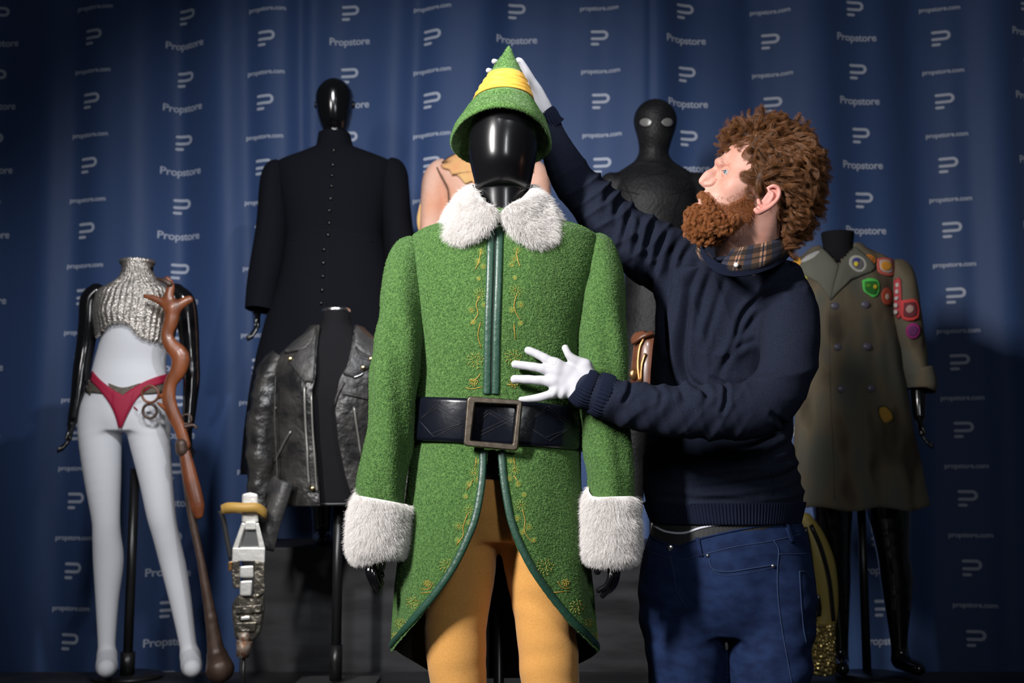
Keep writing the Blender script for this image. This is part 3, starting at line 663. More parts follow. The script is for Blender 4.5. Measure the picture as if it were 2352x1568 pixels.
# fur: collar halves and cuffs
def furpad(name, V, fs, n, L, flow, parent, r=.00024):
    o = mk(name, V, fs, M['fur_base'], parent); fs = np.array(fs) if isinstance(fs, np.ndarray) else fs
    P, Nn = surf_sample(V, fs, n, rng)
    D = flow(P, Nn); D = D+.28*rng.normal(size=P.shape); cl_ = wob(P, 140, 3)[:, None]*np.array([[.25, -.1, .1]])+wob(P, 190, 5)[:, None]*np.array([[-.1, 0, .22]]); D = D+cl_; D /= np.linalg.norm(D, axis=1)[:, None]
    Q = grow(P, D, rng.uniform(.55, 1.1, n)*L, 5, rng, .06, .6, .12); h_ = hairs('fur', Q, M['white_fur'], o, r, r*.3); h_['kind'] = 'stuff'; return o
def collar(inner, outer, sgn):
    I = cr(np.array([W(*p) for p in inner]), 6); O = cr(np.array([W(*p) for p in outer]), 6); k = 12; rows_ = []
    for j in range(k+1):
        t = j/k; rows_.append(I*(1-t)+O*t)
    G = np.array(rows_); T = np.gradient(G, axis=0); U = np.gradient(G, axis=1); N = np.cross(U, T); N /= np.linalg.norm(N, axis=2)[:, :, None]+1e-9
    if N[k//2, 8, 1] > 0: N = -N
    t = np.linspace(0, 1, k+1)[:, None]; b = np.sin(math.pi*np.clip(t*.94+.03, 0, 1))**.5*.015
    s_ = np.linspace(0, 1, G.shape[1])[None, :]; b = b*np.clip(np.sin(math.pi*np.clip(s_*.9+.02, 0, 1))*3.5, .15, 1)
    top = G+N*b[:, :, None]; bot = G-N*.003; n = G.shape[1]; Vv = np.vstack([top.reshape(-1, 3), bot.reshape(-1, 3)]); K = (k+1)*n
    ff = gridfaces(k+1, n, wrap=False); ff += [tuple(i+K for i in f[::-1]) for f in gridfaces(k+1, n, wrap=False)]
    bd = [(0, j) for j in range(n)]+[(i, n-1) for i in range(1, k+1)]+[(k, j) for j in range(n-2, -1, -1)]+[(i, 0) for i in range(k-1, 0, -1)]
    ix = [i*n+j for i, j in bd]; ff += [(ix[a], ix[(a+1) % len(ix)], ix[(a+1) % len(ix)]+K, ix[a]+K) for a in range(len(ix))]
    ff = [tuple(reversed(q_)) for q_ in ff] if sgn*1 > 9 else ff
    cen = W(1145, 470, EY)
    def flow(P, Nn):
        Nn = Nn*np.sign(np.sum(Nn*(P-cen), 1))[:, None]; d = P-cen; d[:, 2] = 0; d /= np.linalg.norm(d, axis=1)[:, None]+1e-9
        return .35*Nn+.6*d+np.array([.0, 0, -.75])
    furpad('fur_collar', Vv, ff, 42000, .021, flow, coat)
collar([(1141, 482, 2.478), (1124, 470, 2.484), (1106, 456, 2.50), (1096, 440, 2.535), (1090, 432, 2.58), (1094, 424, 2.64), (1150, 420, 2.69)],
       [(1140, 492, 2.472), (1122, 522, 2.466), (1096, 540, 2.468), (1062, 552, 2.478), (1032, 542, 2.50), (1022, 522, 2.55), (1048, 480, 2.66)], -1)
collar([(1152, 488, 2.478), (1174, 468, 2.484), (1196, 456, 2.50), (1211, 442, 2.535), (1218, 432, 2.58), (1214, 424, 2.64), (1150, 420, 2.69)],
       [(1154, 496, 2.472), (1176, 528, 2.466), (1204, 550, 2.468), (1242, 560, 2.478), (1276, 544, 2.50), (1284, 522, 2.55), (1252, 476, 2.66)], 1)
for rows in ([(879, 1146, 2.515, 52), (878, 1150, 2.515, 62), (874, 1175, 2.513, 64), (870, 1215, 2.51, 64), (866, 1248, 2.508, 62), (864, 1264, 2.507, 57), (864, 1267, 2.507, 40)],
             [(1400, 1140, 2.515, 48), (1400, 1144, 2.515, 57), (1402, 1170, 2.513, 59), (1404, 1212, 2.51, 60), (1402, 1252, 2.508, 58), (1402, 1276, 2.507, 54), (1402, 1280, 2.507, 40)]):
    Vv, ff = tube(rows, 40, 6, 1.1); cx = W(rows[3][0], rows[3][1], rows[3][2])
    def flow(P, Nn):
        d = P-cx; d[:, 2] = 0; d /= np.linalg.norm(d, axis=1)[:, None]+1e-9
        return .55*d+np.array([0, 0, -.75])
    furpad('fur_cuff', Vv, ff, 52000, .019, flow, coat)
# belt
belt = thing('belt', 'wide black leather belt with square bronze buckle around the green coat', 'belt', (el.location.x, EY, W(1130, 1030, 2.46)[2]))
zt, zb = W(1130, 917, 2.455)[2], W(1130, 1020, 2.455)[2]
tt = np.linspace(-math.pi, math.pi, 121)[:-1]; prof = [(.003, 0), (.0075, .015), (.009, .1), (.010, .5), (.009, .9), (.0075, .985), (.003, 1)]
G = []
for ex, k in prof:
    z = zt+(zb-zt)*k-.012*np.sin(tt)*(np.abs(tt) < 9)
    P = coat_pt(tt, z, ex+.002+.004*np.clip(-np.sin(tt), 0, 1)**4)
    G.append(P)
G = np.array(G); Vb = G.reshape(-1, 3); fb_ = gridfaces(len(G), 120); Vb = Vb+(.0012*wob(Vb, 22, 12))[:, None]*np.array([0, 1, 0]); mk('strap', Vb, fb_, M['belt'], belt); BB = bvh(Vb, fb_)
M['stitch'] = flatc('belt_stitch', (.018, .018, .025), .6)
gs = Geo()
for off in (0, 8):
    for pts in ([(966, 962), (1004, 928+off), (1062, 966+off)], [(966, 968), (998-off, 1004-off), (1060, 972)], [(1206, 972), (1258, 932+off), (1312, 974+off)], [(1206, 976), (1262-off, 1012-off), (1306, 984)], [(1096, 962+off), (1124, 940+off), (1182, 976+off)], [(1098, 1002-off), (1140, 982-off), (1180, 962-off)]):
        for p_, q_ in zip(pts[:-1], pts[1:]): gs.add(*line_on(BB, [(p_[0]+(q_[0]-p_[0])*k_/10, p_[1]+(q_[1]-p_[1])*k_/10) for k_ in range(11)], .0005, .001, 1, 5))
gs.mk('stitching', M['stitch'], belt)
Q = [W(x, y, 2.438) for x, y in ((1073, 909), (1201, 919), (1190, 1036), (1064, 1024))]; Qi = [W(x, y, 2.438) for x, y in ((1092, 926), (1187, 931), (1177, 1019), (1082, 1011))]
def frame_loop(K, t):
    out = []
    for i in range(4):
        a, b, c = K[i-1], K[i], K[(i+1) % 4]
        for s_ in np.linspace(0, 1, 5): p = b+(a-b)/np.linalg.norm(a-b)*t*(1-s_)**2+(c-b)/np.linalg.norm(c-b)*t*s_**2; out.append(p)
    return np.array(out)
O = frame_loop(Q, .009); I = frame_loop(Qi, .003); n = len(O); dy = np.array([0, 1, 0])
Oc = O.mean(0); L = [O*1, Oc+(O-Oc)*.965-dy*.006, Oc+(I-Oc)*1.05-dy*.006, I*1, I+dy*.006, O+dy*.006]
L = [l+dy*(.006*((l[:, :1]-Oc[0])/.06)**2*0) for l in L]; G = np.array(L); Vv = G.reshape(-1, 3); m = len(L)
ff = [(i*n+j, i*n+(j+1) % n, ((i+1) % m)*n+(j+1) % n, ((i+1) % m)*n+j) for i in range(m) for j in range(n)]
o = mk('buckle', Vv, ff, M['bronze'], belt, smooth=False); bevel(o, .0015)
# hat
hat = thing('hat', 'pointed green felt hat with yellow band held on the black mannequin head', 'hat', W(1151, 330, EY))
HT = [0, .04, .10, .18, .28, .41, .52, .6, .71, .875, .97, 1.0]; HRr = [119, 118.5, 113, 104, 90, 72, 59, 50, 37, 18, 7, 1.5]
Bc, Tc = (1151, 322), (1169, 103)
def hat_ring(t, ex=0.0, n=96):
    r = np.interp(t, HT, HRr)+ex; cx = Bc[0]+(Tc[0]-Bc[0])*t**1.3; cyy = Bc[1]+(Tc[1]-Bc[1])*t; c = W(cx, cyy, EY+.012*(1-t)); rw = R(r, EY)
    a = np.arange(n)*2*math.pi/n; tl = np.interp(t, [0, .2, .45, 1], [.30, .22, .06, .02])
    fl = np.interp(t, [0, .12, .3], [1.10, 1.06, 1.0])
    wv = .0025*np.sin(a*3+1)*np.clip(1-t*2, 0, 1)
    return np.stack([c[0]+(rw+wv)*np.sin(a), c[1]-(rw+wv)*fl*np.cos(a), c[2]+rw*tl*np.cos(a)+.004*np.cos(2*a)*(t < .3)*(1-t/.3)-np.abs(np.sin(a))**2*.002], 1)
ts = np.concatenate([np.linspace(0, .3, 22), np.linspace(.32, 1, 40)])
G = np.array([hat_ring(t) for t in ts]); inner = np.array([hat_ring(t, -4.2)+[0, 0, -.001] for t in np.linspace(0, .8, 30)[::-1]])
rim = hat_ring(0, -2); rim[:, 2] -= .0022
G = np.concatenate([inner, rim[None], G]); Vh, fh = capped(G, False, True); fq = np.array([q_ for q_ in fh if len(q_) == 4]); N = vnormals(Vh, fq)
Vh = Vh+N*(.0012*wob(Vh, 60, 2)+.0010*wob(Vh, 25, 12))[:, None]; M['hat_felt'] = mat('green_hat_felt', (.05, .14, .022), .95, var=(.12, .25, .055), vs=230, bump=[(230, 1.0, 'n')], sheen=.3)
ho = mk('felt_cone', Vh, fh, M['hat_felt'], hat)
G = []
for t in np.linspace(.43, .68, 26):
    P = hat_ring(t, 3.6+1.2*math.sin((t-.43)/.25*math.pi)); a = np.arange(96)*2*math.pi/96
    ph = (t-.43)*90; fold = .0014*np.sin(ph+2.2*np.sin(a+.6)+a)+.0008*np.sin(ph*1.7-a*2)
    c = P.mean(0); d = P-c; d[:, 2] = 0; d /= np.linalg.norm(d, axis=1)[:, None]; G.append(P+d*fold[:, None])
G = np.array(G); e0 = hat_ring(.428, -.5); e1 = hat_ring(.683, -.5); Vv, ff = capped(np.concatenate([e0[None], G, e1[None]]), False, False); mk('hat_band', Vv, ff, M['yellow_band'], hat); fuzz(Vh, fq, 0, ho, excl=bvh(Vv, ff))
# ================================================================ the man
MY = 2.5
per = thing('person', 'bearded man in navy sweater and jeans, white gloves, adjusting the green hat', 'person', (W(1660, 1500, 2.66)[0], 2.64, FZ))
# --- body, one continuous surface (head, neck, trunk, arms, legs) kept inside the clothes
s = SDF()
s.ellp(1772, 392, MY, 100, 88, 76, .25, .01)                      # skull
s.ellp(1724, 380, MY, 72, 66, 64, .3, .03)                        # forehead
s.ellp(1700, 435, MY, 60, 66, 55, .2, .03)                        # mid face
s.ellp(1680, 490, MY, 62, 42, 48, -.55, .03)                      # jaw
s.ellp(1634, 500, MY, 26, 27, 26, 0, .025)                        # chin
s.ellp(1640, 462, MY, 30, 26, 30, 0, .02)                         # mouth mound
s.chain([(1657, 374, MY-.022, 9), (1650, 372, MY, 9), (1657, 374, MY+.022, 9)], .016)     # brow ridge
s.chain([(1654, 384, MY, 8), (1638, 394, MY, 8.5), (1624, 405, MY, 9), (1613.5, 415, MY, 8.8), (1616, 420, MY, 8)], .009)      # nose bridge and tip
s.ell(W(1634, 412, MY), (R(20, MY), .009, R(12, MY)), -.9, .012)
s.chain([(1620, 426, MY, 4.5), (1628, 434, MY, 6), (1624, 446, MY, 8)], .008)
for sg in (-1, 1):
    s.chain([(1626, 422.5, MY+sg*.009, 5.5), (1634, 421, MY+sg*.0145, 6.5), (1642, 416, MY+sg*.015, 6)], .005)                   # nostril wings
    s.ellp(1690, 428, MY+sg*.036, 30, 24, 22, .5, .025)                     # cheek
    s.ellp(1662, 395, MY+sg*.034, 17, 9, 12, .4, .012, True)                # eye socket
    s.ellp(1622, 429.5, MY+sg*.0065, 5, 1.8, 2.6, -.15, .002, True)              # nostril
    s.ellp(1670, 398, MY+sg*.030, 13.5, 11, 12.5, .3, .005)                 # lids over the eyeball
    s.ellp(1661.5, 397.5, MY+sg*.040, 13, 3.0, 15, -.42, .0015, True)        # opening between the lids
s.chain([(1613, 459, MY-.010, 4.5), (1608, 458, MY, 5.5), (1613, 459, MY+.010, 4.5)], .005)         # upper lip
s.chain([(1613, 470, MY-.010, 5), (1608, 470, MY, 6), (1613, 470, MY+.010, 5)], .005)
s.chain([(1752, 470, MY+.01, 60), (1735, 540, MY+.04, 57), (1714, 600, 2.585, 58), (1700, 680, 2.66, 66)], .03)   # neck
s.chain([(1680, 520, MY-.0, 34), (1672, 575, 2.56, 30)], .03)
HV, HF = s.build(.0015)
# rest of the body: trunk and limbs joined below the neck, same surface
s2 = SDF(); s2.p = list(s.p)
s2.stack([(640, 1600, 1780, 2.66, .07), (720, 1560, 1800, 2.71, .085), (900, 1520, 1800, 2.72, .105), (1100, 1500, 1800, 2.73, .105), (1200, 1512, 1815, 2.735, .108), (1330, 1500, 1835, 2.735, .108)], .03)
s2.chain([(1812, 700, 2.58, 42), (1804, 850, 2.50, 44), (1735, 935, 2.45, 42), (1500, 938, 2.43, 38), (1352, 893, 2.425, 27)], .03)
s2.chain([(1590, 650, 2.71, 42), (1500, 588, 2.735, 40), (1440, 540, 2.735, 38), (1375, 480, 2.735, 36), (1305, 400, 2.73, 36), (1258, 275, 2.71, 20)], .03)
s2.chain([(1580, 1400, 2.72, 66), (1585, 1600, 2.72, 58), (1585, 1680, 2.72, 48), (1583, 1850, 2.68, 42), (1583, 2040, 2.70, 26)], .03)
s2.chain([(1760, 1400, 2.70, 72), (1765, 1600, 2.69, 58), (1765, 1680, 2.69, 48), (1768, 1850, 2.64, 42), (1770, 2040, 2.66, 26)], .03)
V, f = s2.build(.0032); V = relax(V, f, 1)
# swap in the fine face: keep the coarse surface below the neck, fine above
N = vnormals(HV, HF)
cut = W(1700, 600, 2.52)[2]
kf = (HV[HF][:, :, 2].min(1) > cut); kc = (V[f][:, :, 2].max(1) < cut+.006)
VV = np.vstack([HV, V]); FF = np.vstack([HF[kf], f[kc]+len(HV)])
us = np.unique(FF); mp = np.full(len(VV), -1); mp[us] = np.arange(len(us)); VV = VV[us]; FF = mp[FF]
VV = relax(VV, FF, 1, .4); body_o = mk('body', VV, FF, M['skin'], per)
HB = bvh(HV, HF)
# eyes
for sg in (-1, 1):
    c = W(1670, 398, MY+sg*.030); r = R(11.2, MY)
    V, f = ball(c, r, 20, 12); eo = mk('eye', V, f, flatc('eye_white', (.42, .37, .35), .25), per)
    d = np.array([-.66, -.62 if sg < 0 else .3, .22]); d /= np.linalg.norm(d); V, f = ball(c+d*r*.52, r*.58, 18, 10); mk('iris', V, f, flatc('iris', (.06, .10, .13), .1), eo)
    # lids as thin rolls, brow hairs
    lid = SDF()
M['lid'] = M['skin']
mk('eyelashes', *line_on(HB, [(1658, 391.5), (1663, 392), (1668, 394)], .0006, .0004, 4, 5), M['hair_dark'], per)
# ears
e = SDF(); ex = [(1764, 432, 4), (1776, 427, 4.6), (1787, 432, 5), (1790, 444, 5), (1785, 458, 5), (1772, 472, 5), (1758, 481, 5.5), (1743, 487, 7), (1736, 482, 6)]
e.chain([(a, b, MY-.082-.007*(i > 0), r) for i, (a, b, r) in enumerate(ex)], .005)
e.chain([(1746, 479, MY-.080, 9), (1758, 468, MY-.080, 12), (1772, 452, MY-.080, 14), (1778, 440, MY-.080, 10)], .006, ((0, 1, 0), .4))
e.chain([(1742, 460, MY-.082, 4.5), (1744, 467, MY-.085, 5), (1748, 472, MY-.084, 4)], .004)
e.chain([(1766, 438, MY-.084, 3), (1775, 446, MY-.087, 4), (1770, 460, MY-.087, 4), (1758, 471, MY-.086, 4), (1750, 474, MY-.085, 4)], .003)
e.ellp(1757, 458, MY-.093, 9, 8, 9, .5, .004, True)
V, f = e.build(.0014); mk('ear', relax(V, f, 1), f, M['ear'], per)
V2 = V.copy(); V2[:, 1] = 2*MY-V2[:, 1]; mk('ear', V2, f[:, ::-1], M['ear'], per)
# --- hair: a soft base volume plus many strands gathered into curly locks
def locks(name, P, Nn, fl, ng, L, m_, par, r, curl, K=10, tight=.75, lift=.5, seedk=0):
    """every strand follows its nearest guide lock"""
    gi = rng.choice(len(P), ng, replace=False); G, GN, GF = P[gi], Nn[gi], fl[gi]
    D = GF+lift*GN+.35*rng.normal(size=G.shape); D /= np.linalg.norm(D, axis=1)[:, None]
    gl = L*rng.uniform(.65, 1.2, ng); gp = grow(G, D, gl, K, rng, curl, 1.1)
    t = np.linspace(0, 1, K)[None, :, None]; gp = gp+GN[:, None, :]*(gl[:, None, None]*(.35*np.sin(t*math.pi)-.30*t*t))
    out = np.zeros((len(P), K, 3)); 
    for i in range(0, len(P), 2000):
        q = P[i:i+2000]; d = ((q[:, None, :]-G[None, :, :])**2).sum(2); d = d+rng.uniform(0, .00002, d.shape); j = d.argmin(1)
        ph = rng.normal(size=(len(q), 3))*.0012; sc_ = rng.uniform(.75, 1.08, len(q))[:, None, None]
        rel = (gp[j]-G[j][:, None, :])*sc_
        out[i:i+2000] = q[:, None, :]+rel-(q-G[j])[:, None, :]*tight*t**.7+ph[:, None, :]*t
    o = hairs(name, out, m_, par, r, r*.4); o['kind'] = 'stuff'; return o
hb = SDF()
for (x, y, d, r) in [(1838, 392, 0, 38), (1834, 432, .0, 38), (1822, 475, .01, 36), (1800, 510, .02, 22), (1812, 356, 0, 46), (1778, 340, 0, 42), (1738, 332, 0, 32), (1710, 330, 0, 21), (1692, 334, .005, 13)]:
    hb.ellp(x, y, MY+d, r, r, max(30, 74-abs(1780-x)*.35), 0, .02)
for (x, y, d, r) in [(1800, 380, -.055, 36), (1832, 400, -.045, 34), (1820, 440, -.05, 32), (1770, 365, -.060, 34), (1752, 345, -.056, 26), (1752, 400, -.066, 20), (1812, 480, -.04, 26), (1748, 376, -.064, 14), (1738, 408, -.064, 8), (1776, 400, -.07, 20), (1800, 420, -.06, 26), (1742, 328, -.045, 22), (1770, 340, -.04, 34), (1800, 350, -.045, 40), (1822, 372, -.048, 40), (1795, 335, -.02, 40), (1815, 350, -.025, 44)]:
    hb.ellp(x, y, MY+d, r, r, 22, 0, .02); hb.ellp(x, y, MY-d, r, r, 22, 0, .02)
V, f = hb.build(.0035); V = relax(V, f, 2); N = vnormals(V, f); V = V+N*(.003*wob(V, 110, 21))[:, None]
hbase = mk('hair', V, f, M['hair_dark'], per)
P, Nn = surf_sample(V, f, 95000, rng); cen = W(1770, 410, MY); Nn = Nn*np.sign(np.sum(Nn*(P-cen), 1))[:, None]
ear = W(1766, 458, MY-.08); keep = ~((np.linalg.norm((P-ear)[:, [0, 2]], axis=1) < .030) & (P[:, 1] < MY-.03)); P, Nn = P[keep], Nn[keep]
fl = np.stack([.75*np.ones(len(P)), 0*P[:, 0], -.65*np.ones(len(P))], 1)
top = np.clip((P[:, 2]-W(0, 350, MY)[2])/.04, 0, 1)[:, None]; front = np.clip((W(1735, 300, MY)[0]-P[:, 0])/.03, 0, 1)[:, None]
fl = fl*(1-top)+top*np.array([.7, 0, -.05]); fl = fl*(1-front)+front*np.array([-.8, -.1, -.05])
fl = fl+.45*np.stack([wob(P, 60, 31), wob(P, 60, 32), wob(P, 60, 33)], 1)
locks('hair_strands', P, Nn, fl, 1700, .040, M['hair'], hbase, .00013, .085, 11, .5, .08)
# --- beard
bb = SDF()
for (x, y, d, r) in [(1608, 502, 0, 20), (1600, 514, 0, 17), (1618, 522, 0, 22), (1640, 515, 0, 26), (1612, 490, 0, 13)]: bb.ellp(x, y, MY+d, r, r, r*1.35, 0, .02)
for sg in (-1, 1):
    bb.chain([(1612, 447, MY+sg*.004, 4), (1620, 450, MY+sg*.018, 5), (1632, 466, MY+sg*.030, 6), (1634, 490, MY+sg*.032, 11)], .006)
    bb.chain([(1640, 505, MY+sg*.030, 22), (1662, 512, MY+sg*.036, 18), (1682, 506, MY+sg*.038, 12)], .012)
V, f = bb.build(.0022); N = vnormals(V, f); V = V+N*(.0018*wob(V, 170, 51))[:, None]; bo = mk('beard', V, f, M['beard_base'], per)
P, Nn = surf_sample(V, f, 60000, rng); cen = W(1650, 490, MY); Nn = Nn*np.sign(np.sum(Nn*(P-cen), 1))[:, None]
fl = np.array([-.45, 0, -.75])+.25*np.stack([wob(P, 150, 61), wob(P, 150, 62), wob(P, 150, 63)], 1)
up = P[:, 2] > W(0, 470, MY)[2]
locks('beard_strands', P[~up], Nn[~up], fl[~up], 900, .018, M['beard'], bo, .00014, .07, 8, .3, .55)
locks('moustache', P[up], Nn[up], fl[up]+np.array([.1, 0, -.3]), 200, .011, M['beard'], bo, .00020, .05, 7, .3, .35)
# stubble on cheek and throat, eyebrow hairs
def inpx(P):
    q = P-np.array([0, 0, CZ]); dp = q[:, 1]*CA+q[:, 2]*SA; return np.stack([1176+F*q[:, 0]/dp, 784-F*(q[:, 2]*CA-q[:, 1]*SA)/dp], 1)
def inside(pt, poly):
    x, y = pt[:, 0], pt[:, 1]; c = np.zeros(len(pt), bool); poly = np.array(poly)
    for i in range(len(poly)):
        (x1, y1), (x2, y2) = poly[i-1], poly[i]
        m = ((y1 > y) != (y2 > y)) & (x < (x2-x1)*(y-y1)/(y2-y1+1e-9)+x1); c ^= m
    return c
P, Nn = surf_sample(HV, HF, 260000, rng); U = inpx(P); Nn = Nn*np.sign(np.sum(Nn*(P-W(1720, 440, MY)), 1))[:, None]
def tuft(poly, n, L, d, m_, name, r=.0002, par=None):
    k = inside(U, poly); p, nn = P[k][:n], Nn[k][:n]; D = .45*nn+np.array(d)+.35*rng.normal(size=p.shape); D /= np.linalg.norm(D, axis=1)[:, None]
    o = hairs(name, grow(p, D, rng.uniform(.5, 1, len(p))*L, 4, rng, .1, .6), m_, par or per, r, r*.4); o['kind'] = 'stuff'
tuft([(1610, 441), (1630, 440), (1648, 462), (1668, 468), (1704, 454), (1720, 436), (1728, 440), (1733, 478), (1722, 502), (1696, 524), (1650, 550), (1620, 540), (1612, 480)], 24000, .010, (-.1, 0, -.8), M['beard'], 'beard_edge', .00016, bo)
k0 = rng.random(len(P)) < .22; P, Nn, U = P[k0], Nn[k0], U[k0]
tuft([(1640, 448), (1668, 452), (1700, 438), (1718, 418), (1730, 420), (1736, 490), (1726, 515), (1704, 545), (1668, 572), (1640, 566)], 9000, .006, (-.1, 0, -.8), M['beard'], 'stubble', .00012, bo)
tuft([(1646, 372), (1655, 366), (1668, 368), (1684, 378), (1668, 375), (1656, 373)], 1500, .0055, (.7, 0, -.1), M['hair'], 'eyebrow', .00018)
tuft([(1722, 385), (1726, 365), (1740, 340), (1760, 420), (1742, 440), (1730, 440), (1726, 415)], 7000, .014, (.4, 0, -.7), M['hair'], 'sideburn', .00028)
# --- sweater
s = SDF()
s.stack([(596, 1630, 1785, 2.575, .085), (612, 1590, 1818, 2.605, .105), (640, 1545, 1835, 2.65, .115), (700, 1510, 1845, 2.69, .128), (800, 1500, 1836, 2.71, .135), (900, 1495, 1826, 2.73, .135), (1000, 1484, 1818, 2.735, .135), (1080, 1478, 1832, 2.735, .138), (1140, 1482, 1842, 2.735, .138), (1196, 1496, 1838, 2.735, .135)], .03)
s.chain([(1792, 640, 2.60, 44), (1815, 720, 2.56, 66), (1806, 850, 2.50, 66), (1750, 930, 2.455, 66), (1640, 947, 2.44, 62), (1500, 940, 2.435, 57), (1400, 915, 2.43, 49), (1356, 897, 2.428, 40)], .035)
s.chain([(1610, 640, 2.69, 80), (1530, 602, 2.72, 80), (1440, 537, 2.735, 70), (1375, 482, 2.735, 60), (1312, 405, 2.735, 50), (1272, 325, 2.725, 36), (1262, 278, 2.715, 24)], .035)
V, f = s.build(.0042); V = relax(V, f, 2); N = vnormals(V, f); U_ = inpx(V)
def seg(U, a, b):
    a, b = np.array(a, float), np.array(b, float); ab = b-a; L = np.linalg.norm(ab); t = ((U-a)@ab)/L; d = np.abs((U-a)@np.array([-ab[1], ab[0]]))/L; return t, d, L
def ridge(x): return (1-np.abs(np.sin(x)))**1.6-.3
dz = .002*wob(V, 16, 71)+.001*wob(V, 45, 72)
# creases across the raised sleeve
t, d, L = seg(U_, (1262, 290), (1540, 600)); m_ = (V[:, 1] > 2.6) & (U_[:, 0] < 1620)
wgt = np.clip((t-90)/80, 0, 1)*np.clip((420-t)/90, 0, 1)*m_; side = np.clip(1.15-d/95, .1, 1)
dz += wgt*(.011*ridge(t/13.0+d/60+.8*np.sin(t/31)+1)*side+.005*np.sin(t/23-d/30))
# near sleeve: elbow folds and forearm
t, d, L = seg(U_, (1360, 895), (1740, 940)); m_ = (V[:, 1] < 2.56) & (U_[:, 1] > 840)
dz += m_*np.clip((t-20)/40, 0, 1)*np.clip((390-t)/60, 0, 1)*(.0042*ridge(t/26+d/34+1.1*np.sin(t/50))+.0022*ridge(t/14-d/26+2)+.0015*np.sin(t/9+d/12))
t, d, L = seg(U_, (1822, 660), (1740, 930)); m_ = (U_[:, 0] > 1640) & (V[:, 1] < 2.66)
dz += m_*np.clip((t-90)/60, 0, 1)*np.clip((260-t)/60, 0, 1)*.0065*ridge(t/24+(U_[:, 0]-1700)/50+np.sin(t/40))
# body: drag lines from the raised shoulder, folds above the hem
b_ = (U_[:, 0] > 1470) & (U_[:, 1] > 600) & (V[:, 1] > 2.48)
t, d, L = seg(U_, (1560, 590), (1640, 980)); dz += b_*np.clip(1-t/420, 0, 1)*np.clip(t/60+.3, 0, 1)*.011*ridge((U_[:, 0]-1500+(U_[:, 1]-600)*-.20)/22+.6*np.sin(U_[:, 1]/70))*np.clip((1720-U_[:, 0])/80, 0, 1)
dz += b_*np.clip((U_[:, 1]-1010)/70, 0, 1)*np.clip((1165-U_[:, 1])/20, 0, 1)*(.008*ridge(U_[:, 1]/22+(U_[:, 0]-1500)/130+.8*np.sin(U_[:, 0]/60)))*np.clip((U_[:, 0]-1560)/100, .3, 1)
def folds(U, F_):
    o = np.zeros(len(U))
    for pts, w_, a_ in F_:
        P_ = cr(np.array(pts, float), 5); s_ = np.linspace(0, 1, len(P_)); best = np.full(len(U), 1e9); par = np.zeros(len(U)); sgn = np.zeros(len(U))
        for i in range(len(P_)-1):
            a, b = P_[i], P_[i+1]; ab = b-a; t = np.clip(((U-a)@ab)/(ab@ab+1e-9), 0, 1); r = U-a-t[:, None]*ab; d = np.linalg.norm(r, axis=1); m = d < best
            best[m] = d[m]; par[m] = (s_[i]+t*(s_[i+1]-s_[i]))[m]; sgn[m] = np.sign(ab[0]*r[:, 1]-ab[1]*r[:, 0])[m]
        e_ = np.sin(np.pi*np.clip(par*.9+.05, 0, 1))**.6
        o += e_*a_*(-1.1*np.exp(-(best/w_)**2)+.75*np.exp(-((best-2.1*w_)/(1.3*w_))**2)*(1+.35*sgn))
    return o
FO = [([(1604, 606), (1584, 660), (1573, 740), (1568, 815), (1580, 868), (1625, 905)], 8, .012), ([(1560, 548), (1542, 590), (1530, 650), (1526, 730), (1532, 800)], 8, .009), ([(1640, 612), (1614, 680), (1600, 760)], 7, .004), ([(1666, 640), (1640, 720), (1616, 800)], 7, .0035),
 ([(1530, 536), (1514, 575), (1502, 625)], 6, .008), ([(1500, 518), (1488, 560), (1480, 615)], 6, .009), ([(1474, 500), (1464, 545), (1452, 600)], 6, .008), ([(1448, 478), (1438, 520), (1422, 575)], 6, .007), ([(1424, 452), (1412, 500)], 6, .006), ([(1400, 430), (1388, 470)], 6, .005), ([(1590, 562), (1570, 590), (1556, 640)], 6, .006),
 ([(1842, 662), (1790, 662), (1745, 684), (1708, 722), (1688, 780), (1668, 820)], 6, .006), ([(1800, 690), (1750, 716), (1712, 760), (1696, 800)], 7, .004), ([(1745, 780), (1700, 796), (1668, 830), (1650, 870)], 7, .004),
 ([(1452, 872), (1446, 900), (1432, 925)], 5, .005), ([(1636, 868), (1664, 884), (1668, 915), (1660, 945)], 5, .007), ([(1600, 878), (1622, 905), (1618, 935)], 6, .004), ([(1500, 880), (1520, 905), (1512, 940)], 6, .003), ([(1560, 884), (1574, 920)], 6, .003),
 ([(1560, 1082), (1660, 1064), (1750, 1050), (1822, 1015)], 8, .007), ([(1600, 1122), (1700, 1112), (1800, 1096), (1838, 1070)], 8, .007), ([(1640, 1040), (1720, 1030), (1790, 1000)], 8, .005), ([(1520, 1140), (1620, 1146), (1740, 1142)], 7, .004), ([(1775, 950), (1800, 975), (1818, 1010)], 6, .006)]
vis = np.clip(-(N@np.array([0, 1, 0]))*3+.4, 0, 1)
dz += folds(U_, FO)*vis
V = V+N*dz[:, None]
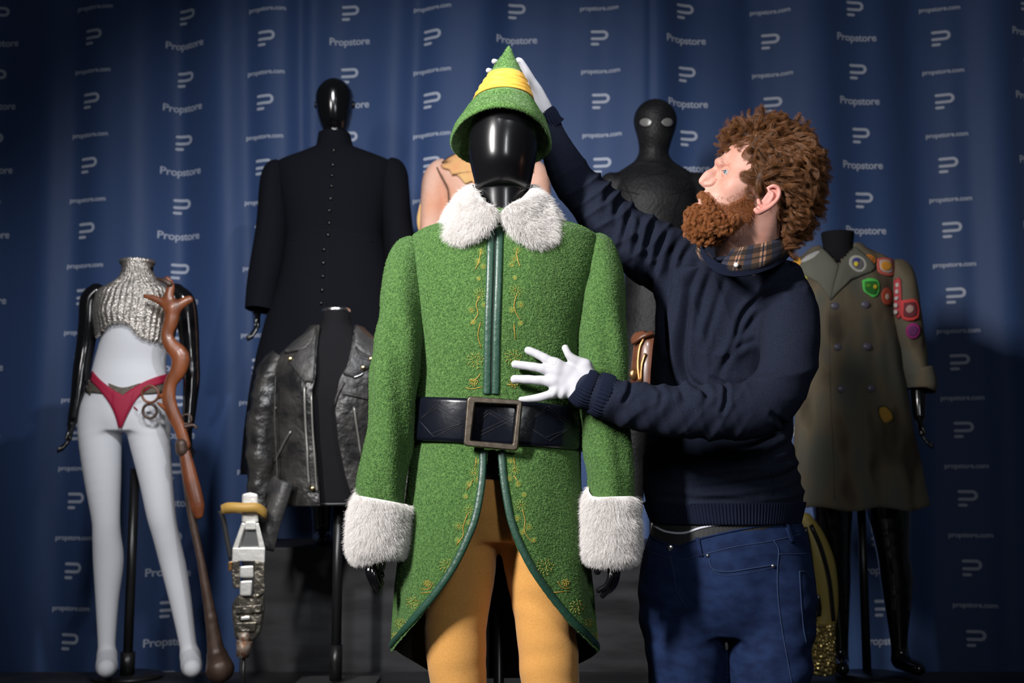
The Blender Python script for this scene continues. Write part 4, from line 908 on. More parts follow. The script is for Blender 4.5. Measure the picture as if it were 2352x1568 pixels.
# ribbed hem and openings
kill = (U_[f].mean(1)[:, 1] > 1158) & (V[f].mean(1)[:, 1] > 0)
sw = mk('sweater', V, f[~kill], M['navy_knit'], per); SB = bvh(V, f)
def ribring(rows, name, par, ribs, amp=.0014, e=2.0, n=None):
    C, A, B = vrings(rows, 3); n = n or ribs*6; a = np.arange(n)*2*math.pi/n; G = ringgrid(C, A, B, n, e); c = C[:, None, :]; D_ = G-c; D_[:, :, 2] = 0; D_ /= np.linalg.norm(D_, axis=2)[:, :, None]
    G = G+D_*(amp*np.cos(a*ribs))[None, :, None]; V, ff = capped(G, False, False); return mk(name, V, ff, M['navy_rib'], par)
ribring([(1152, 1478, 1848, 2.735, .140), (1158, 1480, 1847, 2.735, .1405), (1175, 1486, 1843, 2.735, .139), (1196, 1494, 1838, 2.735, .137), (1200, 1497, 1836, 2.735, .134), (1196, 1500, 1833, 2.735, .131)], 'ribbed_hem', sw, 150)
def ribtube(rows, name, ribs, flat=1.0, amp=.0012):
    D = np.array([np.concatenate([W(a, b, c), [R(d, c)]]) for a, b, c, d in rows]); D = cr(D, 5); P_, r_ = D[:, :3], D[:, 3]
    T = np.gradient(P_, axis=0); T /= np.linalg.norm(T, axis=1)[:, None]; A = np.cross(T, [0, 1, 0]); A /= np.linalg.norm(A, axis=1)[:, None]; B = np.cross(T, A); n = ribs*6
    a = np.arange(n)*2*math.pi/n; rr = r_[:, None]+amp*np.cos(a*ribs)[None, :]
    G = P_[:, None]+A[:, None]*(rr*np.sin(a))[:, :, None]+B[:, None]*(rr*np.cos(a)*flat)[:, :, None]; V, ff = capped(G, True, False); mk(name, V, ff, M['navy_rib'], sw)
ribtube([(1330, 884, 2.428, 37), (1334, 887, 2.428, 43), (1346, 893, 2.428, 46), (1358, 899, 2.428, 44), (1362, 900, 2.428, 41), (1366, 902, 2.43, 48), (1384, 908, 2.43, 52), (1396, 913, 2.43, 51)], 'ribbed_cuff', 34)
ribtube([(1253, 256, 2.712, 20), (1257, 262, 2.713, 24), (1264, 280, 2.716, 27), (1270, 290, 2.72, 30)], 'ribbed_cuff', 24)
# neckband
g = Geo()
for i in range(6):
    o_ = i*4.0-6; yo = -.0012*i
    pts = [(1612, 574+o_*.6, 2.505+yo), (1626, 594+o_*.9, 2.488+yo), (1650, 611+o_, 2.472+yo), (1682, 619+o_, 2.464+yo), (1718, 617+o_, 2.462+yo), (1756, 607+o_, 2.470+yo), (1790, 591+o_, 2.497+yo), (1808+i, 574+o_*.6, 2.54), (1796+i*2, 560, 2.60), (1750, 550, 2.65), (1690, 550, 2.66), (1632-i, 558, 2.60)]
    pts = np.array([W(*p) for p in pts]); pts = cr(np.vstack([pts, pts[:1]]), 4)[:-1]; g.add(*tube3(pts, .0026, 8, closed=True))
g.mk('neckband', M['navy_rib'], sw)
# seams on the sweater
mk('side_seam', *line_on(SB, [(1770, 1010), (1776, 1070), (1774, 1150)], .0009, 0, 6, 5), M['navy_rib'], sw)
# --- plaid shirt collar
def strip(name, top, bot, m_, par, thick=.0025, rows_=6):
    T_ = cr(np.array([W(*p) for p in top]), 6); B_ = cr(np.array([W(*p) for p in bot]), 6); cen = (T_.mean(0)+B_.mean(0))/2; G = []
    for j in range(rows_+1):
        u = j/rows_; p = T_*(1-u)+B_*u; d = p-cen; d[:, 2] = 0; d /= np.linalg.norm(d, axis=1)[:, None]+1e-9; G.append(p+d*(.004*math.sin(math.pi*u)))
    G = np.array(G); n = G.shape[1]; o = mk(name, G.reshape(-1, 3), gridfaces(rows_+1, n, wrap=False), m_, par)
    uv = o.data.uv_layers.new(name='UV')
    for l in o.data.loops: i = l.vertex_index; uv.data[l.index].uv = ((i % n)/n, 1-(i//n)/rows_)
    md = o.modifiers.new('s', 'SOLIDIFY'); md.thickness = thick; md.offset = 0; return o
sh = strip('shirt_collar', [(1681, 574, 2.482), (1702, 568, 2.478), (1730, 563, 2.480), (1765, 555, 2.492), (1797, 543, 2.52), (1800, 536, 2.56), (1770, 528, 2.62), (1710, 532, 2.65)],
      [(1650, 618, 2.470), (1684, 622, 2.459), (1722, 620, 2.457), (1762, 609, 2.466), (1803, 588, 2.51), (1806, 575, 2.56), (1775, 565, 2.63), (1705, 565, 2.67)], M['plaid'], per)
strip('shirt_collar', [(1618, 549, 2.55), (1601, 562, 2.53), (1612, 575, 2.51), (1630, 584, 2.50), (1640, 600, 2.49)], [(1604, 572, 2.52), (1602, 586, 2.51), (1620, 606, 2.495), (1642, 620, 2.48), (1656, 622, 2.475)], M['plaid'], per)
V, f = ball(W(1691, 608, 2.452), (.0055, .003, .0055), 16, 8); mk('collar_button', V, f, flatc('pearl', (.75, .73, .7), .3), per)
# --- gloves, five fingers each
s = SDF(); gy = 2.432
for c in ([(1278, 838, gy, 13), (1252, 823, gy+.004, 11), (1232, 812, gy+.008, 10), (1213, 804.5, gy+.012, 9)], [(1276, 854, gy, 13), (1240, 845, gy+.002, 11), (1212, 840, gy+.008, 10), (1184, 836.5, gy+.014, 9.5)],
          [(1272, 876, gy, 13), (1238, 873, gy+.002, 11), (1208, 871, gy+.008, 10), (1182, 870.5, gy+.014, 9.8)], [(1280, 900, gy, 12), (1254, 909, gy, 10.5), (1226, 915, gy+.004, 9), (1197, 917, gy+.008, 6.5)],
          [(1345, 838, gy, 13), (1325, 829, gy-.002, 11.5), (1309, 818, gy-.004, 9.5), (1302, 808, gy-.003, 8.5), (1298, 799, gy, 8.5)]): s.chain(c, .0045)
for c in ([(1278, 840, gy, 14), (1345, 865, gy, 17)], [(1276, 855, gy, 14), (1345, 880, gy, 18)], [(1272, 876, gy, 14), (1338, 896, gy, 18)], [(1280, 898, gy, 13), (1330, 905, gy, 17)], [(1345, 842, gy, 14), (1354, 868, gy, 16)]): s.chain(c, .012)
s.chain([(1340, 890, gy, 30), (1352, 895, gy, 30)], .02, ((0, 1, 0), .75))
V, f = s.build(.0014); V = relax(V, f, 2); N = vnormals(V, f); U_ = inpx(V)
wr = np.clip((U_[:, 1]-880)/25, 0, 1)*np.clip((U_[:, 0]-1262)/20, 0, 1); V = V+N*(wr*.0016*np.sin((U_[:, 0]+ (U_[:, 1]-900)*.3)/3.6)+.0005*wob(V, 160, 81))[:, None]
g1 = mk('glove', V, f, M['glove'], per); g1['label'] = 'white cotton glove spread on the green coat'; GB = bvh(V, f)
mk('glove_hem', *line_on(GB, [(1361, 851), (1352, 870), (1340, 895), (1326, 926)], .0014, .0006, 5, 6), M['glove'], g1)
for pts in ([(1270, 831), (1262, 824), (1245, 820)], [(1278, 829), (1274, 836), (1262, 838)], [(1262, 845), (1240, 838), (1216, 834)], [(1256, 862), (1232, 856)]): mk('glove_seam', *line_on(GB, pts, .0004, .0002, 4, 5), flatc('glove_seam', (.55, .55, .6)), g1)
s = SDF()
for c in ([(1248, 235, 2.705, 13), (1236, 208, 2.70, 11.5), (1222, 186, 2.695, 10), (1207, 160, 2.682, 9), (1196, 143, 2.672, 8.5), (1191, 139, 2.668, 7.5)], [(1222, 205, 2.715, 11), (1190, 178, 2.715, 9.5), (1158, 152, 2.69, 8), (1135, 141, 2.665, 6.5)],
          [(1218, 222, 2.715, 11), (1180, 195, 2.715, 9.5), (1142, 172, 2.69, 8), (1122, 162, 2.668, 6.5)], [(1218, 235, 2.72, 11), (1175, 215, 2.722, 9.5), (1150, 200, 2.71, 8), (1132, 190, 2.70, 7)], [(1222, 245, 2.72, 10), (1190, 240, 2.722, 8.5), (1168, 228, 2.715, 7.5), (1152, 220, 2.71, 6.5)]): s.chain(c, .006)
for c in ([(1222, 208, 2.712, 13), (1250, 250, 2.712, 16)], [(1220, 225, 2.714, 13), (1250, 252, 2.712, 16)], [(1222, 240, 2.716, 13), (1252, 262, 2.712, 17)]): s.chain(c, .012)
V, f = s.build(.0016); V = relax(V, f, 2); g2 = mk('glove', V, f, M['glove'], per); g2['label'] = 'white cotton glove holding the hat from behind'
# --- jeans
s = SDF()
s.stack([(1196, 1508, 1838, 2.735, .128), (1225, 1492, 1850, 2.735, .132), (1270, 1474, 1862, 2.735, .136), (1330, 1470, 1868, 2.735, .140), (1400, 1472, 1868, 2.735, .135), (1450, 1490, 1860, 2.735, .11)], .03)
s.chain([(1562, 1400, 2.725, 88), (1572, 1500, 2.715, 88), (1578, 1568, 2.715, 84), (1582, 1640, 2.715, 74), (1582, 1850, 2.68, 58), (1583, 2040, 2.69, 44)], .025)
s.chain([(1775, 1380, 2.70, 92), (1772, 1480, 2.69, 92), (1770, 1568, 2.68, 88), (1768, 1640, 2.68, 76), (1768, 1850, 2.715, 58), (1770, 2040, 2.735, 44)], .025)
V, f = s.build(.005); V = relax(V, f, 2); N = vnormals(V, f); U_ = inpx(V)
dz = .0022*wob(V, 16, 91)+.0016*wob(V*[1, 1, 2.4], 40, 92)+.0026*np.sin(U_[:, 1]/12+(U_[:, 0]-1600)/45+1.4*np.sin(U_[:, 0]/50))*np.clip((U_[:, 1]-1330)/60, 0, 1)*np.clip(1.2*np.sin(U_[:, 0]/75+U_[:, 1]/190), 0, 1)
top = np.array([[1480, 1222], [1520, 1243], [1560, 1252], [1600, 1237], [1680, 1218], [1760, 1203], [1838, 1186], [1870, 1184]])
kill = (U_[f].mean(1)[:, 1] < np.interp(U_[f].mean(1)[:, 0], top[:, 0], top[:, 1])) & (V[f].mean(1)[:, 1] < 2.75)
V = V+N*dz[:, None]; jn = mk('jeans', V, f[~kill], M['denim'], per); JB = bvh(V, f)
def dj(name, pts, r, m_='denim_seam', sub=5, flat=1, lift=None): mk(name, *line_on(JB, pts, r, lift, sub, 6, flat), M[m_], jn)
dj('waistband_edge', [(1486, 1226), (1520, 1245), (1560, 1254), (1600, 1239), (1680, 1220), (1760, 1205), (1838, 1189)], .0022, 'denim')
dj('waistband_edge', [(1482, 1262), (1530, 1280), (1575, 1284), (1608, 1275), (1690, 1255), (1770, 1243), (1850, 1224)], .0012)
dj('pocket_seam', [(1629, 1283), (1632, 1298), (1644, 1310), (1680, 1312), (1720, 1306), (1776, 1297)], .0016)
dj('pocket_seam', [(1634, 1303), (1650, 1319), (1690, 1320), (1770, 1306)], .0008)
dj('side_seam', [(1776, 1240), (1788, 1262), (1786, 1300), (1786, 1360), (1794, 1430), (1806, 1500), (1820, 1575)], .0014)
dj('fly_seam', [(1540, 1275), (1548, 1320), (1556, 1360), (1580, 1400)], .0012)
dj('back_pocket_seam', [(1836, 1312), (1840, 1380), (1845, 1440), (1852, 1478)], .0013); dj('back_pocket_seam', [(1836, 1312), (1852, 1314), (1864, 1330)], .0013); dj('yoke_seam', [(1788, 1272), (1830, 1272), (1858, 1270)], .001)
for pts in ([(1602, 1234), (1605, 1256), (1610, 1278)], [(1802, 1194), (1808, 1218), (1820, 1246)]):
    V, f = patch(JB, [(pts[0][0]-5, pts[0][1]), (pts[0][0]+5, pts[0][1]), (pts[2][0]+5, pts[2][1]), (pts[2][0]-5, pts[2][1])], .003, .001, 3, 3, smoothpoly=False); mk('belt_loop', V, f, M['denim'], jn)
for x, y, r in ((1541, 1258, .008), (1625.5, 1275.5, .0042), (1775, 1299.5, .0048)):
    p, n = hit(JB, x, y, .001); V, f = ball(p, (r, .0035, r), 16, 8); mk('button' if r > .006 else 'rivet', V, f, M['silver'], jn)
# underwear waistband between sweater and jeans
ub = ribring([(1185, 1503, 1836, 2.735, .126), (1200, 1500, 1838, 2.735, .128), (1250, 1490, 1845, 2.735, .130), (1270, 1488, 1846, 2.735, .128)], 'underwear_waistband', per, 100, .0001); ub.data.materials.clear(); ub.data.materials.append(flatc('black_elastic', (.012, .012, .014), .7))
for dy_, r_ in ((0, .003),): 
    UB = bvho(ub); mk('white_stripe', *line_on(UB, [(1502, 1208), (1530, 1221), (1570, 1224), (1610, 1212), (1660, 1202), (1700, 1198)], r_, .0003, 4, 5), flatc('stripe', (.5, .52, .58)), ub)
# shoes (below the frame)
for x, yy in ((1583, 2.72), (1770, 2.69)):
    c = W(x, 2040, yy); s = SDF(); s.cone([c[0], c[1]+.04, FZ+.05], [c[0]-.14, c[1]-.12, FZ+.035], .045, .038, .01); s.cone([c[0], c[1]+.02, FZ+.12], [c[0], c[1]+.02, FZ+.05], .05, .05, .02)
    V, f = s.build(.006); mk('shoe', V, f, flatc('shoe', (.02, .018, .016), .5), per)
# ================================================================ left-hand displays
def gap_loft(rows, el_, er_, n=96, sub=5, e=2.0, off=0.0, pw=1.3):
    """garment shell open down the front: el_/er_ give the opening edges (py -> px) seen from the front"""
    C, A, B = vrings(rows, sub); G = []
    el_, er_ = np.array(el_, float), np.array(er_, float)
    for c, a, b in zip(C, A, B):
        hw, hd = a[0]+off, b[1]+off; dp = (c[1]-hd)*CA+(c[2]-CZ)*SA; v = 784-F*((c[2]-CZ)*CA-(c[1]-hd)*SA)/dp
        xl = (np.interp(v, el_[:, 1], el_[:, 0])-1176)*dp/F; xr = (np.interp(v, er_[:, 1], er_[:, 0])-1176)*dp/F
        t0 = math.asin(np.clip((xr-c[0])/hw, -1, 1)); t1 = 2*math.pi+math.asin(np.clip((xl-c[0])/hw, -1, 1))
        q_ = np.linspace(-1, 1, n); q_ = np.sign(q_)*(1-(1-np.abs(q_))**pw); t = (t0+t1)/2+(t1-t0)/2*q_
        G.append(np.stack([c[0]+hw*np.sin(t), c[1]-hd*np.cos(t), c[2]+0*t], 1))
    G = np.array(G); return G
def shell(name, G, m_, parent, thick=.006, wrap=False):
    m, n, _ = G.shape; o = mk(name, G.reshape(-1, 3), gridfaces(m, n, wrap=wrap), m_, parent); md = o.modifiers.new('s', 'SOLIDIFY'); md.thickness = thick; md.offset = 0; return o
def hand(name, parent, wrist, m_=None, flip=1, s=1.0, d=(0, -.05, -1), res=.0022):
    """relaxed mannequin hand hanging from a wrist; flip=+1 thumb towards -x"""
    w0 = np.array(wrist, float); D = np.array(d, float); D /= np.linalg.norm(D); S = np.array([-flip*.45, -.9, 0]); S -= S.dot(D)*D; S /= np.linalg.norm(S); N = np.cross(D, S)*flip
    P = lambda a, b, c: w0+s*(a*D+b*S+c*N)
    q_ = SDF(); q_.cone(P(-.05, 0, 0), P(0, 0, 0), .026*s, .023*s, .01)
    for b, L, c in ((.030, .072, 0), (.010, .080, .004), (-.010, .075, .004), (-.029, .058, 0)):
        q_.cone(P(.0, b*.5, 0), P(.085, b, 0), .016*s, .0125*s, .010)
        k = -.012; q_.cone(P(.085, b, 0), P(.085+L*.45, b*.95, k), .0105*s, .0095*s, .003); q_.cone(P(.085+L*.45, b*.95, k), P(.085+L*.78, b*.9, k*2.3), .0095*s, .0085*s, .003); q_.cone(P(.085+L*.78, b*.9, k*2.3), P(.085+L, b*.85, k*4), .0085*s, .007*s, .003)
    q_.cone(P(.02, .024, -.004), P(.055, .048, -.012), .014*s, .0115*s, .008); q_.cone(P(.055, .048, -.012), P(.088, .055, -.022), .0115*s, .008*s, .004)
    V, f = q_.build(res); return mk(name, relax(V, f, 1), f, m_ or M['gloss_black'], parent)
# ---------------- mail top mannequin
fy = 4.13
fm = thing('mannequin', 'headless white-bodied mannequin with black arms in mail top and crimson briefs', 'mannequin', (W(330, 1540, fy)[0], fy, .28))
s = SDF().stack([(612, 290, 342, fy, .05), (650, 272, 362, fy, .06), (675, 218, 415, fy, .075), (720, 225, 408, fy, .095), (775, 232, 392, fy, .095), (830, 218, 380, fy, .085), (870, 208, 386, fy, .092), (920, 192, 392, fy, .10), (960, 186, 390, fy, .10), (990, 190, 385, fy, .09)], .02)
s.chain([(238, 950, fy, 50), (230, 1000, fy-.01, 48), (236, 1100, fy-.02, 40), (243, 1190, fy-.02, 31), (245, 1230, fy-.01, 31), (249, 1290, fy+.01, 33), (246, 1380, fy+.01, 25), (245, 1480, fy, 19), (246, 1510, fy, 21)], .02)
s.chain([(335, 950, fy, 50), (342, 1000, fy-.01, 46), (358, 1100, fy-.02, 37), (370, 1180, fy-.02, 32), (380, 1225, fy-.01, 29), (396, 1290, fy+.01, 28), (415, 1380, fy+.01, 24), (432, 1480, fy, 19), (438, 1510, fy, 22)], .02)
s.chain([(246, 1505, fy-.0, 21), (245, 1528, fy-.08, 24), (244, 1534, fy-.13, 20)], .012); s.chain([(437, 1505, fy, 22), (440, 1528, fy-.08, 24), (441, 1534, fy-.13, 20)], .012)
V, f = s.build(.0055); V = relax(V, f, 2); mk('body', V, f, M['white_doll'], fm); FB = bvh(V, f)
V, f = vloft([(596, 288, 350, fy, .045), (602, 287, 351, fy, .048), (650, 285, 352, fy, .05)], 32, 3); mk('neck', V, f, M['gloss_black'], fm)
for rows, wr, fl_ in (([(222, 672, fy, 22), (208, 690, fy, 24), (204, 740, fy, 23), (196, 800, fy, 21), (188, 850, fy-.01, 20), (180, 910, fy-.02, 17), (170, 960, fy-.03, 14)], (164, 975), -1), ([(405, 672, fy, 22), (424, 695, fy, 25), (432, 750, fy, 24), (438, 820, fy, 20), (440, 870, fy-.01, 19), (436, 930, fy-.02, 16), (432, 975, fy-.03, 14)], (430, 985), 1)):
    V, f = SDF().chain(rows, .02).build(.004); mk('arm', relax(V, f, 1), f, M['gloss_black'], fm); hand('hand', fm, W(wr[0], wr[1], fy-.035), flip=fl_, s=.62, d=(-.08 if fl_ < 0 else .02, -.1, -1))
mt = thing('mail_top', 'silvery mail crop top with high collar on the white-bodied mannequin', 'armour', W(315, 770, fy))
C, A, B = vrings([(598, 277, 354, fy, .058), (606, 279, 352, fy, .060), (622, 281, 351, fy, .060), (640, 273, 360, fy, .066), (655, 250, 380, fy, .078), (670, 224, 404, fy, .088), (700, 217, 412, fy, .104), (730, 216, 408, fy, .116), (760, 220, 402, fy, .112), (788, 224, 396, fy, .106)], 10)
nn = 260; G = ringgrid(C, A, B, nn); m = len(G); ag = np.arange(nn)*2*math.pi/nn; ro = np.linspace(0, 1, m)[:, None]
D_ = G-C[:, None]; D_[:, :, 2] = 0; D_ /= np.linalg.norm(D_, axis=2)[:, :, None]+1e-9
br = np.exp(-((ag[None, :]-.5)**2+(((ro-.72)*4)**2))/.12)+np.exp(-(((ag[None, :]-2*math.pi+.5))**2+(((ro-.72)*4)**2))/.12)
G = G+D_*(.010*br+.0017*np.cos(ag*44)[None, :]*np.clip(ro*4-.6, .0, 1)+.0006*np.sin(ro*m*1.6+(ag*88)[None, :]))[:, :, None]
fcs = gridfaces(m, nn); V = G.reshape(-1, 3); U_ = inpx(V)
low = np.array([(205, 790), (232, 764), (245, 745), (262, 738), (282, 737), (298, 745), (314, 766), (330, 776), (350, 782), (385, 786), (420, 788)]); kp = [q_ for q_ in fcs if np.mean(U_[list(q_), 1]) < np.interp(np.mean(U_[list(q_), 0]), low[:, 0], low[:, 1])+3*math.sin(np.mean(U_[list(q_), 0])*.8) or np.mean(V[list(q_), 1]) > fy+.02]
mo = mk('mail', V, kp, M['mail'], mt); MB = bvh(V, kp)
V, f = vloft([(598, 276, 355, fy, .060), (602, 275, 356, fy, .063), (607, 277, 354, fy, .061)], 60, 4, cap0=False, cap1=False); mk('collar_edge', V, f, M['mail'], mt)
g = Geo()
for i in range(38):
    x = 224+i*4.7; y = np.interp(x, low[:, 0], low[:, 1])+1.5; p, n_ = hit(MB, x, min(y-4, 785), .002); p[2] -= R(4, fy); rr = .0042; a = np.arange(10)*.628
    g.add(*tube3(np.stack([p[0]+rr*np.cos(a), p[1]+0*a, p[2]+rr*np.sin(a)], 1), .0012, 5, closed=True))
g.mk('edge_rings', M['mail'], mt)
bf = thing('briefs', 'crimson V-shaped briefs over a mail waist strip on the white-bodied mannequin', 'briefs', W(285, 930, fy))
g = Geo()
for poly in ([(186, 886), (200, 884), (206, 858), (206, 852)],): pass
def band_on(b, top, bot, thick, name, m_, par, lift=.002, fb=None, k=4):
    T_ = cr(np.array(top, float), 6); B_ = cr(np.array(bot, float), 6); n = min(len(T_), len(B_)); T_, B_ = T_[:n], B_[:n]; G = []
    for j in range(-1, k+2):
        u = min(max(j/k, 0), 1); l = lift+thick*(.0 if j in (-1, k+1) else 1); G.append([hit(b, *(T_[i]*(1-u)+B_[i]*u), l, fb)[0] for i in range(n)])
    return mk(name, np.array(G).reshape(-1, 3), gridfaces(len(G), n, wrap=False), m_, par)
for tp_, bt_ in (([(188, 866), (212, 880), (240, 898)], [(185, 902), (212, 902), (240, 905)]), ([(250, 880), (283, 890), (322, 880)], [(258, 908), (283, 918), (312, 902)]), ([(326, 886), (358, 874), (385, 872)], [(326, 906), (358, 904), (387, 900)])): band_on(FB, tp_, bt_, .003, 'mail_strip', M['mail_dull'], bf, .0015, fy-.1)
band_on(FB, [(206, 842), (232, 872), (262, 896), (283, 910), (285, 940)], [(198, 862), (228, 893), (252, 925), (266, 955), (274, 985)], .004, 'side_strap', M['red_cloth'], bf, .003)
band_on(FB, [(384, 858), (352, 868), (318, 884), (283, 910), (283, 940)], [(382, 878), (348, 890), (318, 912), (296, 948), (279, 985)], .004, 'side_strap', M['red_cloth'], bf, .003)
V, f = patch(FB, [(258, 898), (283, 908), (310, 892), (304, 925), (290, 955), (279, 984), (270, 960), (258, 928)], .004, .0035, 4, 3, smoothpoly=False); mk('front_panel', V, f, M['red_cloth'], bf)
st = thing('display_stand', 'thin black pole stand on round base behind the white legs', 'stand', (W(305, 1530, 4.28)[0], 4.22, .28)); c = np.array(st.location)
mk('pole', *tube3([c+[0, 0, .01], c+[.0, 0, .75]], .017, 16, ref=(1, 0, 0)), M['black_metal'], st); mk('base_plate', *tube3([c+[0, -.0, .0005], c+[0, -.0, .012]], .125, 40, ref=(1, 0, 0)), M['black_metal'], st); mk('collar', *tube3([c+[0, 0, .012], c+[0, 0, .09]], .026, 16, ref=(1, 0, 0)), M['black_metal'], st)
# ---------------- carved wooden long gun
wy = 3.98
wg = thing('wooden_rifle', 'carved reddish wooden rifle with forked butt and flared muzzle standing upright', 'rifle', W(505, 1545, wy))
def sd(name, chains, m_, par, res=.0035, k=.012, flat=None):
    s = SDF()
    for c in chains: s.chain(c, k, flat)
    V, f = s.build(res); V = relax(V, f, 1); return mk(name, V, f, m_, par)
fl = ((0, 1, 0), .6)
sd('stock', [[(384, 640, wy, 7), (392, 655, wy, 9), (388, 682, wy, 12), (393, 705, wy, 15)], [(333, 680, wy, 5), (356, 686, wy, 8), (378, 697, wy, 11), (393, 708, wy, 15)], [(434, 688, wy, 10), (420, 695, wy, 12), (402, 708, wy, 15)],
  [(397, 705, wy, 16), (394, 735, wy, 17), (384, 768, wy, 14), (392, 792, wy, 17), (414, 818, wy, 21), (410, 850, wy, 19), (392, 880, wy, 15), (388, 915, wy, 16), (396, 945, wy, 16), (412, 980, wy, 14), (425, 1022, wy, 13)]], M['wood'], wg, flat=fl)
sd('fore_end', [[(426, 1042, wy, 13), (438, 1100, wy-.005, 17), (452, 1155, wy-.01, 17), (456, 1180, wy-.01, 12)]], M['wood'], wg, flat=fl)
sd('barrel', [[(420, 1028, wy+.01, 11), (440, 1180, wy+.01, 9), (462, 1290, wy+.005, 9), (485, 1420, wy, 13)], [(485, 1420, wy, 13), (498, 1505, wy, 20), (505, 1535, wy, 28)], [(500, 1510, wy, 24), (505, 1535, wy-.02, 32)]], M['dark_wood'], wg, k=.008)
sd('barrel_band', [[(418, 1020, wy, 15), (419, 1034, wy, 15)]], M['dark_wood'], wg, k=.004)
sd('lock_piece', [[(362, 640, wy-.005, 4), (378, 645, wy-.01, 6), (390, 652, wy-.01, 7)]], M['dark_wood'], wg)
def ring(name, cx, cyy, r, rr, y, par, m_, sq=1.0):
    a = np.arange(28)*2*math.pi/28; P_ = np.array([W(cx+r*math.cos(t), cyy+r*sq*math.sin(t), y) for t in a]); mk(name, *tube3(P_, R(rr, y), 8, closed=True), m_, par)
ring('trigger_guard', 345, 905, 19, 3.0, wy-.01, wg, M['wood'], 1.0); ring('hanging_ring', 344, 944, 16, 3.2, wy+.03, wg, M['dark_wood']); ring('sling_ring', 428, 962, 12, 2.2, wy, wg, M['dark_wood'], .9)
sd('trigger', [[(365, 912, wy, 5), (385, 905, wy, 8)], [(362, 925, wy, 3), (385, 940, wy, 8)]], M['wood'], wg)
sd('sight', [[(425, 980, wy, 6), (445, 976, wy, 4), (452, 984, wy, 3)]], M['dark_wood'], wg)
# ---------------- chrome and gunmetal prop on a rod
cy_ = 3.85
cp = thing('metal_prop', 'chrome and gunmetal mechanical prop with yellow strap upright on a thin rod', 'prop', W(572, 1500, cy_))
def pbox(name, pts, y0, y1, m_, par=cp, bw=.003):
    pts = np.array(pts, float); n = len(pts); V = [W(x, y, y0) for x, y in pts]+[W(x, y, y1) for x, y in pts]
    ff = [tuple(range(n)), tuple(range(2*n-1, n-1, -1))]+[(i, i+n, (i+1) % n+n, (i+1) % n) for i in range(n)]; o = mk(name, V, ff, m_, par, False); bevel(o, bw); return o
pbox('grip', [(556, 1134), (574, 1130), (592, 1134), (594, 1200), (555, 1200)], cy_-.03, cy_+.03, M['chrome'], bw=.006)
pbox('frame_bar', [(555, 1200), (565, 1202), (546, 1262), (535, 1270), (533, 1262)], cy_-.03, cy_+.03, M['chrome']); pbox('frame_bar', [(594, 1200), (585, 1202), (596, 1262), (608, 1270), (609, 1258)], cy_-.03, cy_+.03, M['chrome'])
pbox('cross_plate', [(563, 1198), (587, 1198), (588, 1216), (562, 1216)], cy_-.035, cy_+.03, M['chrome']); pbox('inner_plate', [(560, 1214), (590, 1214), (597, 1262), (548, 1262)], cy_-.015, cy_+.02, M['silver'])
pbox('cross_plate', [(534, 1258), (609, 1258), (608, 1292), (582, 1288), (552, 1288), (533, 1294)], cy_-.035, cy_+.03, M['chrome'])
pbox('cheek', [(533, 1290), (551, 1286), (551, 1352), (536, 1350), (532, 1320)], cy_-.04, cy_+.04, M['gunmetal']); pbox('cheek', [(584, 1286), (608, 1290), (608, 1360), (590, 1372), (582, 1360)], cy_-.04, cy_+.04, M['gunmetal'])
pbox('bright_block', [(551, 1300), (582, 1298), (583, 1326), (550, 1326)], cy_-.05, cy_, M['chrome'], bw=.005); pbox('bright_block', [(551, 1334), (580, 1332), (577, 1368), (551, 1368)], cy_-.05, cy_, M['chrome'], bw=.005)
pbox('lower_body', [(545, 1366), (606, 1362), (608, 1400), (600, 1450), (585, 1470), (540, 1468), (534, 1420), (532, 1390)], cy_-.03, cy_+.04, M['gunmetal'], bw=.008)
for q_ in ([(540, 1392), (600, 1388), (600, 1406), (540, 1410)], [(550, 1414), (574, 1412), (574, 1424), (550, 1426)], [(542, 1430), (590, 1428), (584, 1450), (545, 1450)]): pbox('ridge', q_, cy_-.042, cy_, M['gunmetal'])
pbox('bright_clip', [(553, 1416), (574, 1414), (574, 1422), (553, 1424)], cy_-.05, cy_-.03, M['chrome'])
g = Geo(); g.add(*tube3([W(562, 1450, cy_-.02), W(562, 1476, cy_-.02)], [.020, .018], 20)); g.add(*tube3([W(562, 1470, cy_-.02), W(557, 1508, cy_-.02)], [.026, .020], 24)); g.mk('nozzle', M['rust'], cp)
mk('rod', *tube3([W(560, 1505, cy_-.02), [W(560, 1505, cy_-.02)[0], cy_-.02, .285]], .006, 10, ref=(1, 0, 0)), M['black_metal'], cp); b_ = W(560, 1505, cy_-.02); mk('base_plate', *tube3([[b_[0], b_[1], .2805], [b_[0], b_[1], .288]], .06, 24, ref=(1, 0, 0)), M['black_metal'], cp)
def ribbon3(P, w_, t_, up=(0, 0, 1)):
    P = cr(np.array(P, float), 6); T = np.gradient(P, axis=0); T /= np.linalg.norm(T, axis=1)[:, None]; u = np.array(up, float); B = np.cross(T, u); B /= np.linalg.norm(B, axis=1)[:, None]+1e-9; U = np.cross(B, T)
    G = np.stack([P+U*w_/2+B*t_/2, P+U*w_/2-B*t_/2, P-U*w_/2-B*t_/2, P-U*w_/2+B*t_/2], 1); return capped(G)
mk('yellow_strap', *ribbon3([W(508, 1170, cy_-.02), W(525, 1164, cy_-.05), W(560, 1165, cy_-.06), W(592, 1166, cy_-.05), W(612, 1182, cy_-.01), W(600, 1176, cy_+.05), W(550, 1168, cy_+.06), W(508, 1170, cy_)], .030, .003), flatc('strap_yellow', (.55, .33, .08), .5), cp)
mk('black_strap', *ribbon3([W(505, 1172, cy_), W(514, 1196, cy_), W(522, 1240, cy_), W(531, 1285, cy_)], .016, .003, (1, .3, 0)), flatc('strap_black', (.012, .012, .012), .6), cp)
pbox('strap_buckle', [(524, 1290), (534, 1288), (534, 1310), (524, 1312)], cy_-.01, cy_+.01, M['copper'])
